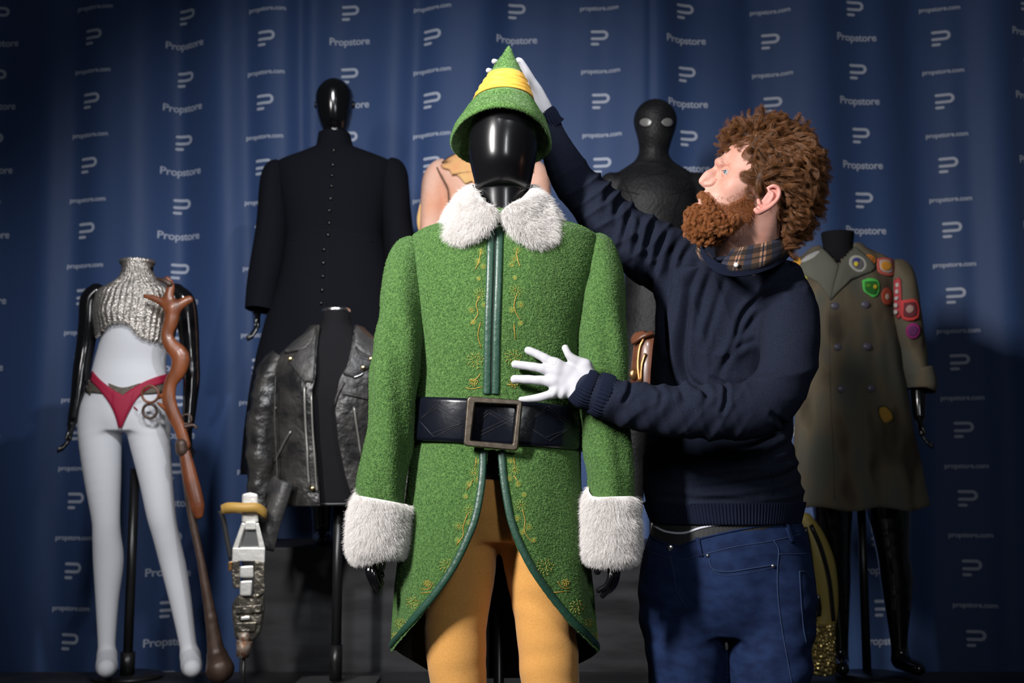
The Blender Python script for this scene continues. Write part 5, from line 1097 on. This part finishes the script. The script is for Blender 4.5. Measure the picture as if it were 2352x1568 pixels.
# ---------------- long black coat mannequin on the tall box
by = 4.6; bx = W(768, 700, by)[0]
bm = thing('mannequin', 'glossy black mannequin with smooth faceless head in a long black coat', 'mannequin', (bx, by, .735))
V, f = vloft([(330, 738, 802, by, .055), (305, 741, 799, by, .052), (296, 740, 800, by, .058), (285, 735, 804, by, .070), (262, 729, 809, by, .082), (235, 725, 812, by, .088), (212, 728, 810, by, .086), (194, 741, 797, by, .064), (184, 756, 782, by, .03), (181, 768, 770, by, .004)], 48, 5); mk('head', V, f, M['gloss_black'], bm)
for sg in (-1, 1):
    p = W(769+sg*44, 241, by); V, f = ball(p, (.006, .016, .016), 10, 6); mk('ear_stub', V, f, M['gloss_black'], bm)
s = SDF().stack([(700, 690, 850, by, .10), (560, 690, 850, by, .10), (420, 670, 870, by, .11), (370, 700, 840, by, .08), (340, 735, 805, by, .055)], .02)
s.chain([(735, 800, by, 45), (738, 1000, by, 34), (740, 1230, by, 20)], .03); s.chain([(805, 800, by, 45), (802, 1000, by, 34), (800, 1230, by, 20)], .03); s.chain([(740, 1235, by-.0, 20), (740, 1243, by-.14, 14)], .02); s.chain([(800, 1235, by, 20), (800, 1243, by-.14, 14)], .02)
V, f = s.build(.009); mk('body', V, f, M['gloss_black'], bm); hand('hand', bm, W(590, 716, by-.03), flip=-1, s=.72, d=(.02, -.05, -1)); hand('hand', bm, W(955, 716, by-.03), flip=1, s=.72)
bc = thing('coat', 'long black high-collared coat with small front buttons on the faceless mannequin', 'coat', (bx, by, 1.0))
rows = [(308, 733, 803, by, .068), (320, 731, 806, by, .072), (338, 726, 812, by, .078), (345, 712, 828, by, .084), (356, 680, 862, by, .094), (368, 645, 892, by, .102), (378, 634, 903, by, .110), (400, 632, 905, by, .122), (460, 645, 893, by, .138), (530, 656, 880, by, .130), (560, 655, 882, by, .130), (640, 640, 900, by, .15), (760, 605, 930, by, .18), (900, 580, 955, by, .20), (1090, 560, 975, by, .22)]
V, f = vloft(rows, 96, 6, e=2.2, cap0=False, cap1=False); f = np.array(f); N = vnormals(V, f); V = V+N*(.0035*wob(V*[1, 1, .5], 14, 101)+np.clip((1.75-V[:, 2])/.6, 0, 1)*.012*np.sin(V[:, 0]*42+V[:, 1]*30))[:, None]; cb = mk('coat_body', V, f, M['black_cloth'], bc); BCB = bvh(V, f)
for rows in ([(648, 376, by, 20), (636, 395, by, 33), (630, 440, by, 36), (624, 520, by-.01, 37), (614, 600, by-.02, 38), (604, 660, by-.03, 36), (597, 712, by-.04, 33)], [(888, 374, by, 20), (902, 395, by, 33), (906, 440, by, 36), (914, 520, by-.01, 37), (924, 600, by-.02, 38), (936, 660, by-.03, 36), (944, 712, by-.04, 33)]):
    V, f = tube(rows, 40, 6, 1.2, cap=False); f = np.array(f); N = vnormals(V, f); V = V+N*(.004*wob(V*[1, 1, .5], 30, 102))[:, None]; mk('sleeve', V, f, M['black_cloth'], bc)
for i, (x, y) in enumerate([(767, 346), (765, 380), (763, 404), (762, 428), (760, 456), (757, 484), (756, 512), (754, 540), (744, 574), (743, 604), (742, 635), (740, 667), (738, 697)]):
    p, n_ = hit(BCB, x, y, .003); V, f = ball(p, (.0075, .006, .0075), 12, 8); mk('button', V, f, M['gloss_black'], bc)
mk('waist_seam', *line_on(BCB, [(672, 552), (710, 536), (755, 530), (800, 536), (858, 556)], .0022, .0005, 5, 6), M['charcoal'], bc)
mk('front_edge', *line_on(BCB, [(768, 335), (764, 420), (756, 520), (752, 620), (750, 700)], .002, .0005, 5, 6), M['charcoal'], bc)
# ---------------- leather jacket on a bust form
jy = 4.05
js = thing('bust_form', 'charcoal fabric bust form on a black pole wearing the leather jacket', 'bust form', (W(772, 1500, jy)[0], jy, .28)); jx = js.location.x
V, f = vloft([(716, 741, 804, jy, .050), (722, 741, 805, jy, .052), (745, 738, 808, jy, .056), (762, 725, 822, jy, .066), (790, 690, 855, jy, .085), (830, 650, 895, jy, .10), (900, 650, 896, jy, .115), (1000, 668, 880, jy, .105), (1080, 670, 880, jy, .10), (1145, 668, 884, jy, .10), (1152, 670, 882, jy, .098)], 56, 5); mk('form_body', V, f, M['charcoal'], js); JS = bvh(V, f)
V, f = vloft([(708, 744, 801, jy, .047), (710, 740, 805, jy, .052), (715, 739, 806, jy, .053), (718, 741, 804, jy, .051)], 48, 3); mk('neck_cap', V, f, M['silver'], js)
V, f = vloft([(1152, 668, 884, jy, .10), (1160, 668, 884, jy, .10)], 48, 3); mk('bottom_plate', V, f, M['black_metal'], js)
mk('pole', *tube3([[jx, jy, .30], [jx, jy, 1.0]], .0175, 16, ref=(1, 0, 0)), M['black_metal'], js); mk('pole_collar', *tube3([[jx, jy, .30], [jx, jy, .42]], .022, 16, ref=(1, 0, 0)), M['black_metal'], js)
g = Geo().box((jx-.14, jy-.14, .2805), (jx+.14, jy+.14, .292)); o = g.mk('base_plate', flatc('steel_plate', (.06, .06, .062), .4), js, False); bevel(o, .003)
lj = thing('jacket', 'worn black leather biker jacket hanging open with zips on the bust form', 'jacket', W(770, 1150, jy))
rows = [(752, 712, 834, jy, .075), (768, 700, 850, jy, .085), (792, 670, 880, jy, .10), (820, 642, 905, jy, .115), (850, 628, 918, jy, .128), (900, 625, 922, jy, .142), (1000, 628, 920, jy, .142), (1080, 628, 918, jy, .140), (1140, 630, 914, jy, .140), (1160, 632, 912, jy, .138)]
eL_ = [(733, 752), (728, 800), (726, 860), (716, 905), (722, 1000), (730, 1090), (736, 1160)]; eR_ = [(811, 752), (806, 800), (797, 840), (780, 868), (768, 930), (776, 1010), (792, 1090), (812, 1160)]
G = gap_loft(rows, eL_, eR_, 110, 6); G = G+np.array([0, 1, 0])*(.005*wob(G.reshape(-1, 3), 28, 111)).reshape(G.shape[0], G.shape[1], 1)
shell('jacket_body', G, M['leather'], lj, .008); JB2 = bvh(G.reshape(-1, 3), gridfaces(G.shape[0], G.shape[1], wrap=False))
for rows in ([(652, 822, jy, 28), (630, 852, jy, 34), (618, 900, jy-.01, 37), (608, 970, jy-.02, 38), (602, 1050, jy-.03, 34), (598, 1120, jy-.03, 31), (600, 1185, jy-.03, 29), (606, 1230, jy-.03, 26)], [(892, 822, jy, 28), (912, 852, jy, 34), (924, 900, jy, 37), (932, 970, jy, 38), (938, 1050, jy, 34), (942, 1120, jy, 31), (942, 1200, jy, 29)]):
    V, f = tube(rows, 44, 8, 1.15, cap=False); f = np.array(f); N = vnormals(V, f); V = V+N*(.006*wob(V, 30, 112)+.004*wob(V*[.6, .6, 2], 60, 113))[:, None]; mk('sleeve', V, f, M['leather'], lj)
def jp(name, poly, m_='leather_light', t=.006, lift=.006, **k):
    V, f = patch(JB2, poly, t, lift, 4, 3, fb=jy-.13, smoothpoly=False, **k); return mk(name, V, f, M[m_], lj)
lp = jp('lapel', [(730, 765), (726, 800), (727, 850), (720, 880), (700, 878), (668, 836), (690, 806), (712, 790)]); jp('lapel', [(812, 750), (815, 800), (858, 822), (864, 836), (812, 868), (798, 864), (785, 860), (782, 852), (800, 815)])
jp('collar', [(728, 752), (722, 790), (700, 806), (664, 814), (672, 800), (700, 778)]); jp('collar', [(812, 745), (840, 775), (876, 795), (868, 832), (830, 815), (812, 795)])
jp('hem_strap', [(648, 1092), (662, 1108), (640, 1170), (618, 1200), (596, 1190), (620, 1140), (636, 1108)], t=.008, lift=.03)
mk('hanging_belt', *ribbon3([W(654, 1104, 3.90), W(640, 1150, 3.89), W(622, 1205, 3.885), W(608, 1262, 3.89)], .062, .006, (1, 0, .3)), M['leather_light'], lj)
jp('hem_strap', [(622, 1150), (655, 1160), (640, 1205), (600, 1250), (588, 1240), (590, 1200)], 'leather', t=.008, lift=.03)
def jl(name, pts, r, m_='zip', lift=.010): mk(name, *line_on(JB2, pts, r, lift, 5, 6, .7, fb=jy-.13), M[m_], lj)
jl('zip', [(701, 885), (704, 960), (708, 1040), (712, 1120)], .005); jl('zip', [(716, 900), (721, 1000), (727, 1090), (730, 1130)], .004, 'zip'); jl('zip', [(790, 878), (772, 920), (769, 980), (778, 1050), (790, 1100), (806, 1150)], .0045, 'leather_light')
jl('pocket_zip', [(812, 935), (818, 975), (828, 1048)], .0045); jl('pocket_zip', [(672, 990), (655, 1020), (636, 1060)], .004); jl('pocket_zip', [(640, 935), (630, 950)], .003); jl('seam', [(622, 860), (620, 940), (618, 1020), (624, 1100), (628, 1150)], .003, 'leather_light', .03)
jl('seam', [(666, 834), (690, 852), (704, 880)], .003, 'leather_light'); jl('seam', [(786, 905), (800, 907), (852, 918)], .003, 'leather_light'); jl('zip', [(812, 868), (824, 864), (834, 858)], .004, 'silver')
for x, y in ((673, 828), (832, 847), (849, 828), (720, 1122)): p, n_ = hit(JB2, x, y, .016, jy-.13); V, f = ball(p, (.009, .005, .009), 14, 8); mk('snap', V, f, M['brass'], lj)
mk('epaulette', *line_on(JB2, [(660, 810), (680, 806), (700, 802), (706, 797)], .008, .012, 4, 8, .5, fb=jy-.1), M['leather_light'], lj); mk('epaulette', *line_on(JB2, [(816, 812), (826, 822), (855, 830)], .008, .012, 4, 8, .5, fb=jy-.1), M['leather_light'], lj)
def oval(cx, cyy, rx, ry, n=10, tilt=0): return [(cx+rx*math.cos(a)*math.cos(tilt)-ry*math.sin(a)*math.sin(tilt), cyy+rx*math.cos(a)*math.sin(tilt)+ry*math.sin(a)*math.cos(tilt)) for a in np.arange(n)*2*math.pi/n]
# ================================================================ displays behind and to the right
# peach garment on a headless form behind the green coat
py_ = 4.45
pf = thing('bust_form', 'pale headless bust form behind the green coat, in peach ragged clothing', 'bust form', (W(1118, 1100, py_)[0], py_, .735+0)); pc = np.array(pf.location)
pf.location.y = 4.55; pc = np.array(pf.location)
V, f = vloft([(345, 1085, 1150, 4.55, .05), (380, 1080, 1156, 4.55, .055), (400, 1040, 1196, 4.55, .08), (440, 1010, 1226, 4.55, .10), (700, 1020, 1216, 4.55, .10), (760, 1030, 1206, 4.55, .09)], 40, 4); mk('form_body', V, f, flatc('pale_form', (.5, .4, .32)), pf)
mk('pole', *tube3([pc+[0, 0, .01], pc+[0, 0, .75]], .016, 14, ref=(1, 0, 0)), M['black_metal'], pf); mk('base_plate', *tube3([pc+[0, 0, .0005], pc+[0, 0, .012]], .13, 32, ref=(1, 0, 0)), M['black_metal'], pf)
pk = thing('tunic', 'peach and apricot ragged tunic glimpsed behind the white fur collar', 'tunic', (pc[0], 4.55, 1.4))
V, f = vloft([(352, 1078, 1160, 4.55, .065), (362, 1050, 1190, 4.55, .085), (376, 1015, 1225, 4.55, .10), (395, 1000, 1240, 4.55, .115), (440, 998, 1242, 4.55, .135), (520, 1005, 1235, 4.55, .14), (700, 1015, 1225, 4.55, .14), (850, 1000, 1240, 4.55, .15)], 72, 5, cap1=False); f4 = np.array([q_ for q_ in f if len(q_) == 4]); N = vnormals(V, f4); V = V+N*(.006*wob(V, 22, 121))[:, None]; mk('tunic_body', V, f, M['peach'], pk); PB = bvh(V, f)
for rows in ([(1030, 388, 4.55, 28), (1008, 405, 4.55, 36), (1000, 450, 4.54, 36), (996, 500, 4.53, 34), (994, 560, 4.53, 33), (992, 640, 4.53, 33)], [(1208, 388, 4.55, 28), (1228, 405, 4.55, 34), (1234, 450, 4.54, 34), (1236, 500, 4.53, 32), (1238, 560, 4.53, 32), (1238, 640, 4.53, 32)]):
    V, f = tube(rows, 40, 6, 1.2, cap=False); f = np.array(f); N = vnormals(V, f); V = V+N*(.005*wob(V*[1, 1, .5], 34, 122))[:, None]; mk('sleeve', V, f, M['peach'], pk)
def rag(name, poly, m_, lift, t=.004):
    V, f = patch(PB, poly, t, lift, 5, 2, fb=4.42, smoothpoly=False); mk(name, V, f, M[m_], pk)
rag('shawl', [(1012, 377), (1050, 358), (1090, 352), (1150, 352), (1200, 356), (1235, 378), (1228, 400), (1210, 396), (1190, 416), (1172, 404), (1140, 430), (1110, 424), (1096, 428), (1084, 418), (1070, 424), (1056, 408), (1048, 402), (1040, 404), (1034, 392), (1020, 388)], 'orange_cloth', .010)
sb_ = W(1120, 450, 4.4)
mk('torn_hem', *ribbon3([W(974, 470, 4.52), W(968, 500, 4.52), W(970, 522, 4.52), W(980, 545, 4.51)], .035, .006, (1, 0, 0)), M['orange_cloth'], pk)
for pts in ([(1012, 390), (1022, 410), (1034, 435), (1038, 470)], [(1236, 392), (1232, 420), (1228, 450)]): mk('dark_seam', *line_on(PB, pts, .003, .02, 4, 6, fb=4.42), flatc('seam_brown', (.10, .05, .03)), pk)
# masked figure in a dark textured suit, plain
my = 4.55; mx_ = W(1505, 700, my)[0]
mm = thing('mannequin', 'mannequin in a plain black textured full-body suit with grey eye lenses', 'mannequin', (mx_, my, .735))
s = SDF(); s.ellp(1505, 278, my, 51, 50, 52, 0, .02); s.ellp(1505, 305, my-.01, 42, 42, 46, 0, .02); s.ellp(1505, 325, my-.015, 30, 26, 36, 0, .02)
s.chain([(1502, 330, my+.01, 34), (1500, 385, my+.01, 36)], .02); s.chain([(1500, 378, my+.01, 30), (1440, 412, my, 26)], .03); s.chain([(1500, 378, my+.01, 30), (1565, 412, my, 26)], .03)
s.stack([(385, 1470, 1532, my, .07), (405, 1425, 1582, my, .09), (430, 1405, 1602, my, .11), (470, 1402, 1604, my, .125), (530, 1415, 1594, my, .115), (620, 1435, 1575, my, .095), (700, 1432, 1578, my, .10), (780, 1425, 1586, my, .105), (820, 1430, 1580, my, .10)], .03)
for sg in (-1, 1):
    c = 1503+sg*98; s.chain([(c, 425, my, 30), (c+sg*10, 470, my, 29), (c+sg*14, 560, my, 25), (c+sg*12, 640, my-.02, 22), (c+sg*8, 730, my-.06, 17)], .02)
    s.chain([(1503+sg*36, 800, my, 46), (1503+sg*42, 900, my-.01, 42), (1503+sg*46, 1010, my-.01, 28), (1503+sg*48, 1090, my+.01, 28), (1503+sg*50, 1225, my, 17)], .02); s.chain([(1503+sg*50, 1232, my, 18), (1503+sg*54, 1245, my-.14, 13)], .012)
V, f = s.build(.0055); V = relax(V, f, 1); N = vnormals(V, f); U_ = inpx(V)
mk('suit', V, f, M['suit'], mm); XB = bvh(V, f)
for poly in (oval(1484, 281, 14, 10, 10), oval(1532, 281, 13, 10, 10)):
    V, f = patch(XB, poly, .003, .001, 4, 3); o = mk('eye_lens', V, f, M['lens'], mm)
    pp = [hit(XB, x, y, .002)[0] for x, y in cr(np.array(poly+poly[:1], float), 4)[:-1]]; mk('lens_rim', *tube3(np.array(pp), .0026, 6, closed=True), M['gloss_black'], mm)
for pts in ([(1432, 420), (1448, 450), (1462, 500), (1466, 560)], [(1578, 420), (1560, 450), (1546, 500), (1542, 560)], [(1420, 432), (1440, 440), (1468, 446)], [(1586, 432), (1566, 440), (1540, 446)], [(1468, 392), (1500, 402), (1536, 392)]): mk('seam_line', *line_on(XB, pts, .0022, .0005, 5, 6), M['charcoal'], mm)
for sg in (-1, 1): hand('hand', mm, W(1503+sg*106, 735, my-.06), M['suit'], flip=sg, s=.72)
# leather shoulder armour with brass trim, glimpsed between sleeve and sweater
ay = 3.6
ar = thing('armour_piece', 'brown leather armour piece with brass trim between green sleeve and navy sweater', 'armour', (W(1490, 1000, ay)[0], ay, .28)); ac = np.array(ar.location)
V, f = vloft([(770, 1462, 1525, ay, .03), (790, 1456, 1530, ay, .045), (840, 1450, 1540, ay, .055), (900, 1448, 1545, ay, .055), (960, 1455, 1540, ay, .045)], 32, 4); mk('shell_plate', V, f, M['leather_brown'], ar); AB = bvh(V, f)
V, f = patch(AB, [(1460, 782), (1470, 768), (1490, 762), (1500, 775), (1478, 782), (1462, 794)], .008, .012, 4, 2, fb=ay-.05); mk('upper_flap', V, f, M['leather_brown'], ar)
for pts in ([(1459, 792), (1470, 778), (1486, 772), (1500, 774)], [(1482, 776), (1472, 800), (1468, 840), (1472, 880)], [(1484, 812), (1476, 840), (1474, 878)]): mk('brass_trim', *line_on(AB, pts, .004, .008, 4, 6, fb=ay-.05), M['copper'], ar)
p, n_ = hit(AB, 1460, 860, .01, ay-.05); V, f = ball(p, (.014, .008, .018), 14, 8); mk('boss', V, f, M['copper'], ar)
mk('pole', *tube3([ac+[.01, 0, .01], ac+[.01, 0, .95]], .012, 12, ref=(1, 0, 0)), M['black_metal'], ar); mk('base_plate', *tube3([ac+[.01, 0, .0005], ac+[.01, 0, .01]], .09, 28, ref=(1, 0, 0)), M['black_metal'], ar)
# ---------------- olive trench coat with patches
ty = 4.25; tx = W(1960, 1000, ty)[0]
tm = thing('mannequin', 'headless black mannequin in the olive coat with patches, at right', 'mannequin', (tx, ty, .28))
V, f = vloft([(534, 1887, 1961, ty, .052), (540, 1887, 1961, ty, .056), (575, 1890, 1960, ty, .055), (600, 1870, 1985, ty, .07), (640, 1850, 2030, ty, .10), (900, 1850, 2060, ty, .11), (1000, 1860, 2060, ty, .11)], 40, 4); mk('torso', V, f, M['charcoal'], tm)
s = SDF(); s.chain([(1915, 1000, ty, 55), (1912, 1150, ty, 46), (1918, 1270, ty, 34), (1916, 1330, ty+.01, 36), (1928, 1460, ty, 20), (1928, 1510, ty, 19)], .02); s.chain([(2020, 1000, ty, 55), (2040, 1150, ty, 50), (2052, 1270, ty, 36), (2060, 1330, ty+.01, 36), (2064, 1460, ty, 20), (2068, 1510, ty, 19)], .02)
s.chain([(1928, 1518, ty, 19), (1935, 1536, ty-.12, 15)], .015); s.chain([(2068, 1518, ty, 19), (2110, 1536, ty-.12, 15)], .015)
V, f = s.build(.007); mk('legs', V, f, M['gloss_black'], tm)
V, f = SDF().chain([(2108, 860, ty-.02, 20), (2110, 920, ty-.04, 17), (2112, 955, ty-.05, 14)], .02).build(.004); mk('arm', V, f, M['gloss_black'], tm); hand('hand', tm, W(2114, 962, ty-.05), flip=1, s=.66, d=(.06, -.05, -1))
tc_ = thing('coat', 'stained olive double-breasted trench coat covered in colourful patches', 'coat', (tx, ty, 1.0))
rows = [(566, 1868, 1980, ty, .07), (580, 1850, 2005, ty, .085), (592, 1832, 2036, ty, .10), (606, 1818, 2052, ty, .112), (640, 1815, 2054, ty, .13), (720, 1822, 2052, ty, .140), (830, 1832, 2064, ty, .145), (900, 1832, 2080, ty, .145), (1000, 1825, 2094, ty, .16), (1100, 1818, 2108, ty, .175), (1166, 1815, 2120, ty, .185)]
V, f = vloft(rows, 110, 7, e=2.15, cap0=False, cap1=False); f = np.array(f); N = vnormals(V, f); a_ = np.clip((1.35-V[:, 2])/.5, 0, 1); V = V+N*(.005*wob(V*[1, 1, .5], 16, 131)+a_*.014*np.sin(V[:, 0]*38+2+V[:, 1]*20)+.003*wob(V*[1, 1, .6], 50, 132))[:, None]; V[:, 2] += (V[:, 2] < .95)*(.008*np.sin(V[:, 0]*30)); U_ = inpx(V)
vn = np.array([(1800, 540), (1888, 570), (1925, 606), (1960, 572), (1990, 560), (2100, 560)]); kp = ~((U_[f].mean(1)[:, 1] < np.interp(U_[f].mean(1)[:, 0], vn[:, 0], vn[:, 1])) & (V[f].mean(1)[:, 1] < ty-.02) & (U_[f].mean(1)[:, 0] > 1885) & (U_[f].mean(1)[:, 0] < 1962))
cb = mk('coat_body', V, f[kp], M['trench'], tc_); md = cb.modifiers.new('s', 'SOLIDIFY'); md.thickness = .006; md.offset = 0; TB = bvh(V, f)
V, f = tube([(2052, 612, ty, 20), (2064, 630, ty-.02, 32), (2074, 680, ty-.05, 34), (2082, 740, ty-.05, 35), (2090, 800, ty-.02, 34), (2098, 850, ty-.03, 32), (2103, 885, ty-.03, 30)], 40, 7, 1.2, cap=False); f = np.array(f); N = vnormals(V, f); V = V+N*(.005*wob(V*[1, 1, .6], 36, 133))[:, None]; mk('sleeve', V, f, M['trench'], tc_); TS = bvh(V, f)
V, f = tube([(1838, 612, ty, 20), (1826, 640, ty, 34), (1818, 720, ty, 37), (1808, 820, ty, 34), (1802, 885, ty, 30)], 40, 7, 1.2, cap=False); mk('sleeve', V, f, M['trench'], tc_); TSL = bvh(V, f)
V, f = tube([(2103, 846, ty-.03, 30), (2104, 850, ty-.03, 37), (2110, 870, ty-.03, 38), (2112, 890, ty-.03, 38), (2112, 893, ty-.03, 33)], 40, 4, 1.15, cap=False); mk('turned_cuff', V, f, M['trench'], tc_)
def tp(name, poly, col, t=.003, lift=.002, B_=None, sm=True, label=None):
    V, f = patch(B_ or TB, poly, t, lift, 4, 3, fb=ty-.13, smoothpoly=sm); o = mk(name, V, f, flatc('patch_%d_%d_%d' % tuple(int(c*999) for c in col), col), tc_)
    if label: o['label'] = label
    return o
olv = (.115, .118, .092)
tp('lapel', [(1890, 572), (1926, 612), (1908, 690), (1880, 650), (1840, 628), (1836, 612), (1862, 585)], olv, .006, .004, sm=False); tp('lapel', [(1962, 570), (1926, 612), (1908, 690), (1950, 645), (2000, 625), (2008, 615), (1996, 596)], olv, .006, .006, sm=False)
for pts in ([(1908, 695), (1906, 760), (1908, 900), (1914, 1030), (1918, 1150)], [(1906, 690), (1930, 655), (1960, 640), (1996, 628)], [(1862, 624), (1890, 634), (1912, 644)], [(1860, 648), (1885, 645)], [(2046, 622), (2052, 700), (2058, 780), (2068, 850)]): mk('seam', *line_on(TB, pts, .003, .0005, 5, 6, fb=ty-.13), flatc('olive_dark', (.02, .02, .015)), tc_)
for x, y in ((1918, 703), (1986, 700), (1925, 797), (1989, 796), (1933, 893), (1999, 892)):
    p, n_ = hit(TB, x, y, .006); V, f = ball(p, (.016, .006, .014), 16, 8); mk('button', V, f, flatc('mauve_button', (.13, .12, .16), .25), tc_)
tp('patch', oval(1828, 604, 15, 13), (.62, .30, .03), .003, .006, label='round orange patch on the shoulder'); tp('patch', oval(1845, 634, 12, 13), (.36, .36, .03), .003, .004, label='round yellow-green patch')
tp('patch', oval(1864, 593, 24, 5, 12, -.5), (.38, .38, .36), .003, .009, label='narrow pale patch on the collar')
def layers(specs, B_=None, lab=None, lift=.006):
    root = None
    for i, (poly, col) in enumerate(specs):
        V, f = patch(B_ or TB, poly, .002, lift+i*.0025, 3, 3, fb=ty-.13, smoothpoly=True); o = mk('patch' if i == 0 else 'patch_motif', V, f, flatc('pc_%d_%d_%d' % tuple(int(c*999) for c in col), col), root or tc_)
        if root is None: root = o; o['label'] = lab
layers([(oval(1968, 609, 22, 18, 12, .5), (.42, .42, .38)), (oval(1968, 609, 15, 12, 12, .5), (.12, .11, .12)), (oval(1964, 603, 7, 4), (.04, .04, .28)), (oval(1963, 611, 5, 5), (.75, .6, .05))], lab='oval grey patch with blue and yellow', lift=.012)
layers([(oval(1996, 598, 14, 11, 10, .4), (.6, .22, .03)), (oval(1996, 598, 8, 6, 10, .4), (.5, .15, .02))], lab='small orange oval patch')
layers([([(2012, 596), (2030, 594), (2048, 600), (2050, 630), (2034, 634), (2014, 624)], (.6, .12, .09)), ([(2017, 601), (2030, 599), (2043, 604), (2045, 624), (2034, 628), (2019, 620)], (.5, .42, .38)), (oval(2031, 613, 12, 10), (.7, .3, .03))], lab='red-edged patch with orange centre')
layers([([(1979, 645), (1996, 639), (2014, 645), (2018, 660), (2015, 676), (2004, 684), (1992, 676), (1982, 668)], (.10, .62, .10)), ([(1985, 648), (2010, 648), (2011, 672), (2002, 677), (1986, 668)], (.02, .16, .02)), (oval(1992, 657, 6, 4), (.1, .3, .02)), (oval(2006, 660, 4, 5), (.6, .42, .02))], lab='bright green patch with yellow mark')
layers([(oval(2034, 681, 12, 20, 12, -.05), (.42, .07, .03)), (oval(2034, 682, 4, 7), (.5, .38, .3))], lab='upright red oval patch')
layers([([(2055, 644), (2069, 644), (2071, 722), (2059, 722)], (.45, .05, .06))]+[(oval(2063, 656+i*15, 3.5, 5, 6), (.5, .44, .42)) for i in range(5)], TS, 'long red vertical patch on the sleeve')
layers([([(2070, 690), (2102, 690), (2106, 731), (2073, 732)], (.6, .05, .05)), ([(2076, 696), (2098, 696), (2100, 725), (2078, 726)], (.14, .02, .03)), (oval(2088, 710, 7, 9), (.4, .25, .22))], TS, 'square red patch with pale centre on the sleeve', .008)
layers([(oval(2096, 759, 15, 18, 12), (.30, .02, .16)), (oval(2096, 759, 10, 12, 12), (.13, .02, .12))], TS, 'round purple patch on the sleeve')
layers([([(2015, 934), (2030, 931), (2044, 942), (2051, 962), (2040, 975), (2034, 996), (2028, 974), (2018, 958)], (.07, .06, .02)), ([(2019, 938), (2030, 935), (2041, 945), (2047, 960), (2036, 970), (2026, 968), (2018, 950)], (.45, .24, .03))], lab='yellow leaf-shaped patch near the hem')
g = thing('display_stand', 'black pole stand behind the black legs of the olive coat display', 'stand', (W(1990, 1500, 4.3)[0], 4.30, .28)); c = np.array(g.location)
mk('pole', *tube3([c+[0, 0, .01], c+[0, 0, .7]], .016, 14, ref=(1, 0, 0)), M['black_metal'], g); mk('base_plate', *tube3([c+[0, -.10, .0005], c+[0, -.10, .012]], .14, 32, ref=(1, 0, 0)), M['black_metal'], g)
# ---------------- yellow and black curved prop on gold scaly stump
gy = 4.15
gp = thing('striped_prop', 'yellow and black curved prop rising from a gold scaly cylinder beside the jeans', 'prop', (W(1888, 1535, gy)[0], gy, .28))
M['gold_scale'] = mat('gold_scales', (.80, .62, .24), .28, .9, bump=[(70, 1.0, 'v')]); M['yellow_hide'] = flatc('yellow_hide', (.42, .32, .08), .45); M['black_gloss2'] = M['gloss_black']
V, f = vloft([(1430, 1856, 1918, gy, .046), (1434, 1855, 1919, gy, .048), (1480, 1856, 1919, gy, .048), (1536, 1857, 1920, gy, .048), (1547, 1858, 1919, gy, .046)], 48, 6); f4 = np.array([q_ for q_ in f if len(q_) == 4]); mk('cylinder', V, f, M['gold_scale'], gp); GBB = bvh(V, f)
for r_ in range(11):
    for c_ in range(10):
        x = 1858+c_*6.2+(r_ % 2)*3.1; y = 1438+r_*9; p, n_ = hit(GBB, x, y, .0005, gy); V, f = ball(p, (.0045, .0022, .0058), 8, 5); mk('scale', V, f, M['gold_scale'], gp) if x < 1918 else None
cc = [(1850, 1195, gy, 18), (1868, 1235, gy, 26), (1884, 1290, gy, 32), (1894, 1350, gy, 30), (1898, 1400, gy, 26), (1892, 1432, gy, 26)]
V, f = SDF().chain(cc, .02, ((0, 1, 0), .8)).build(.004); mk('curved_body', relax(V, f, 2), f, M['yellow_hide'], gp); KB = bvh(V, f)
for pts, r_ in (([(1848, 1210), (1858, 1260), (1866, 1330), (1868, 1400), (1872, 1428)], .011), ([(1862, 1205), (1886, 1260), (1904, 1330), (1912, 1400), (1914, 1425)], .009)): mk('black_stripe', *line_on(KB, pts, r_, .0, 5, 10, .8, fb=gy-.05), M['black_gloss2'], gp)
for pts in ([(1875, 1210), (1900, 1270), (1915, 1340), (1923, 1405)],): mk('edge_rib', *tube3(cr(np.array([W(x, y, gy) for x, y in pts]), 5), .005, 8), M['gloss_black'], gp)
sd('top_spur', [[(1855, 1212, gy, 9), (1842, 1196, gy, 8), (1834, 1180, gy, 6)]], M['yellow_hide'], gp)
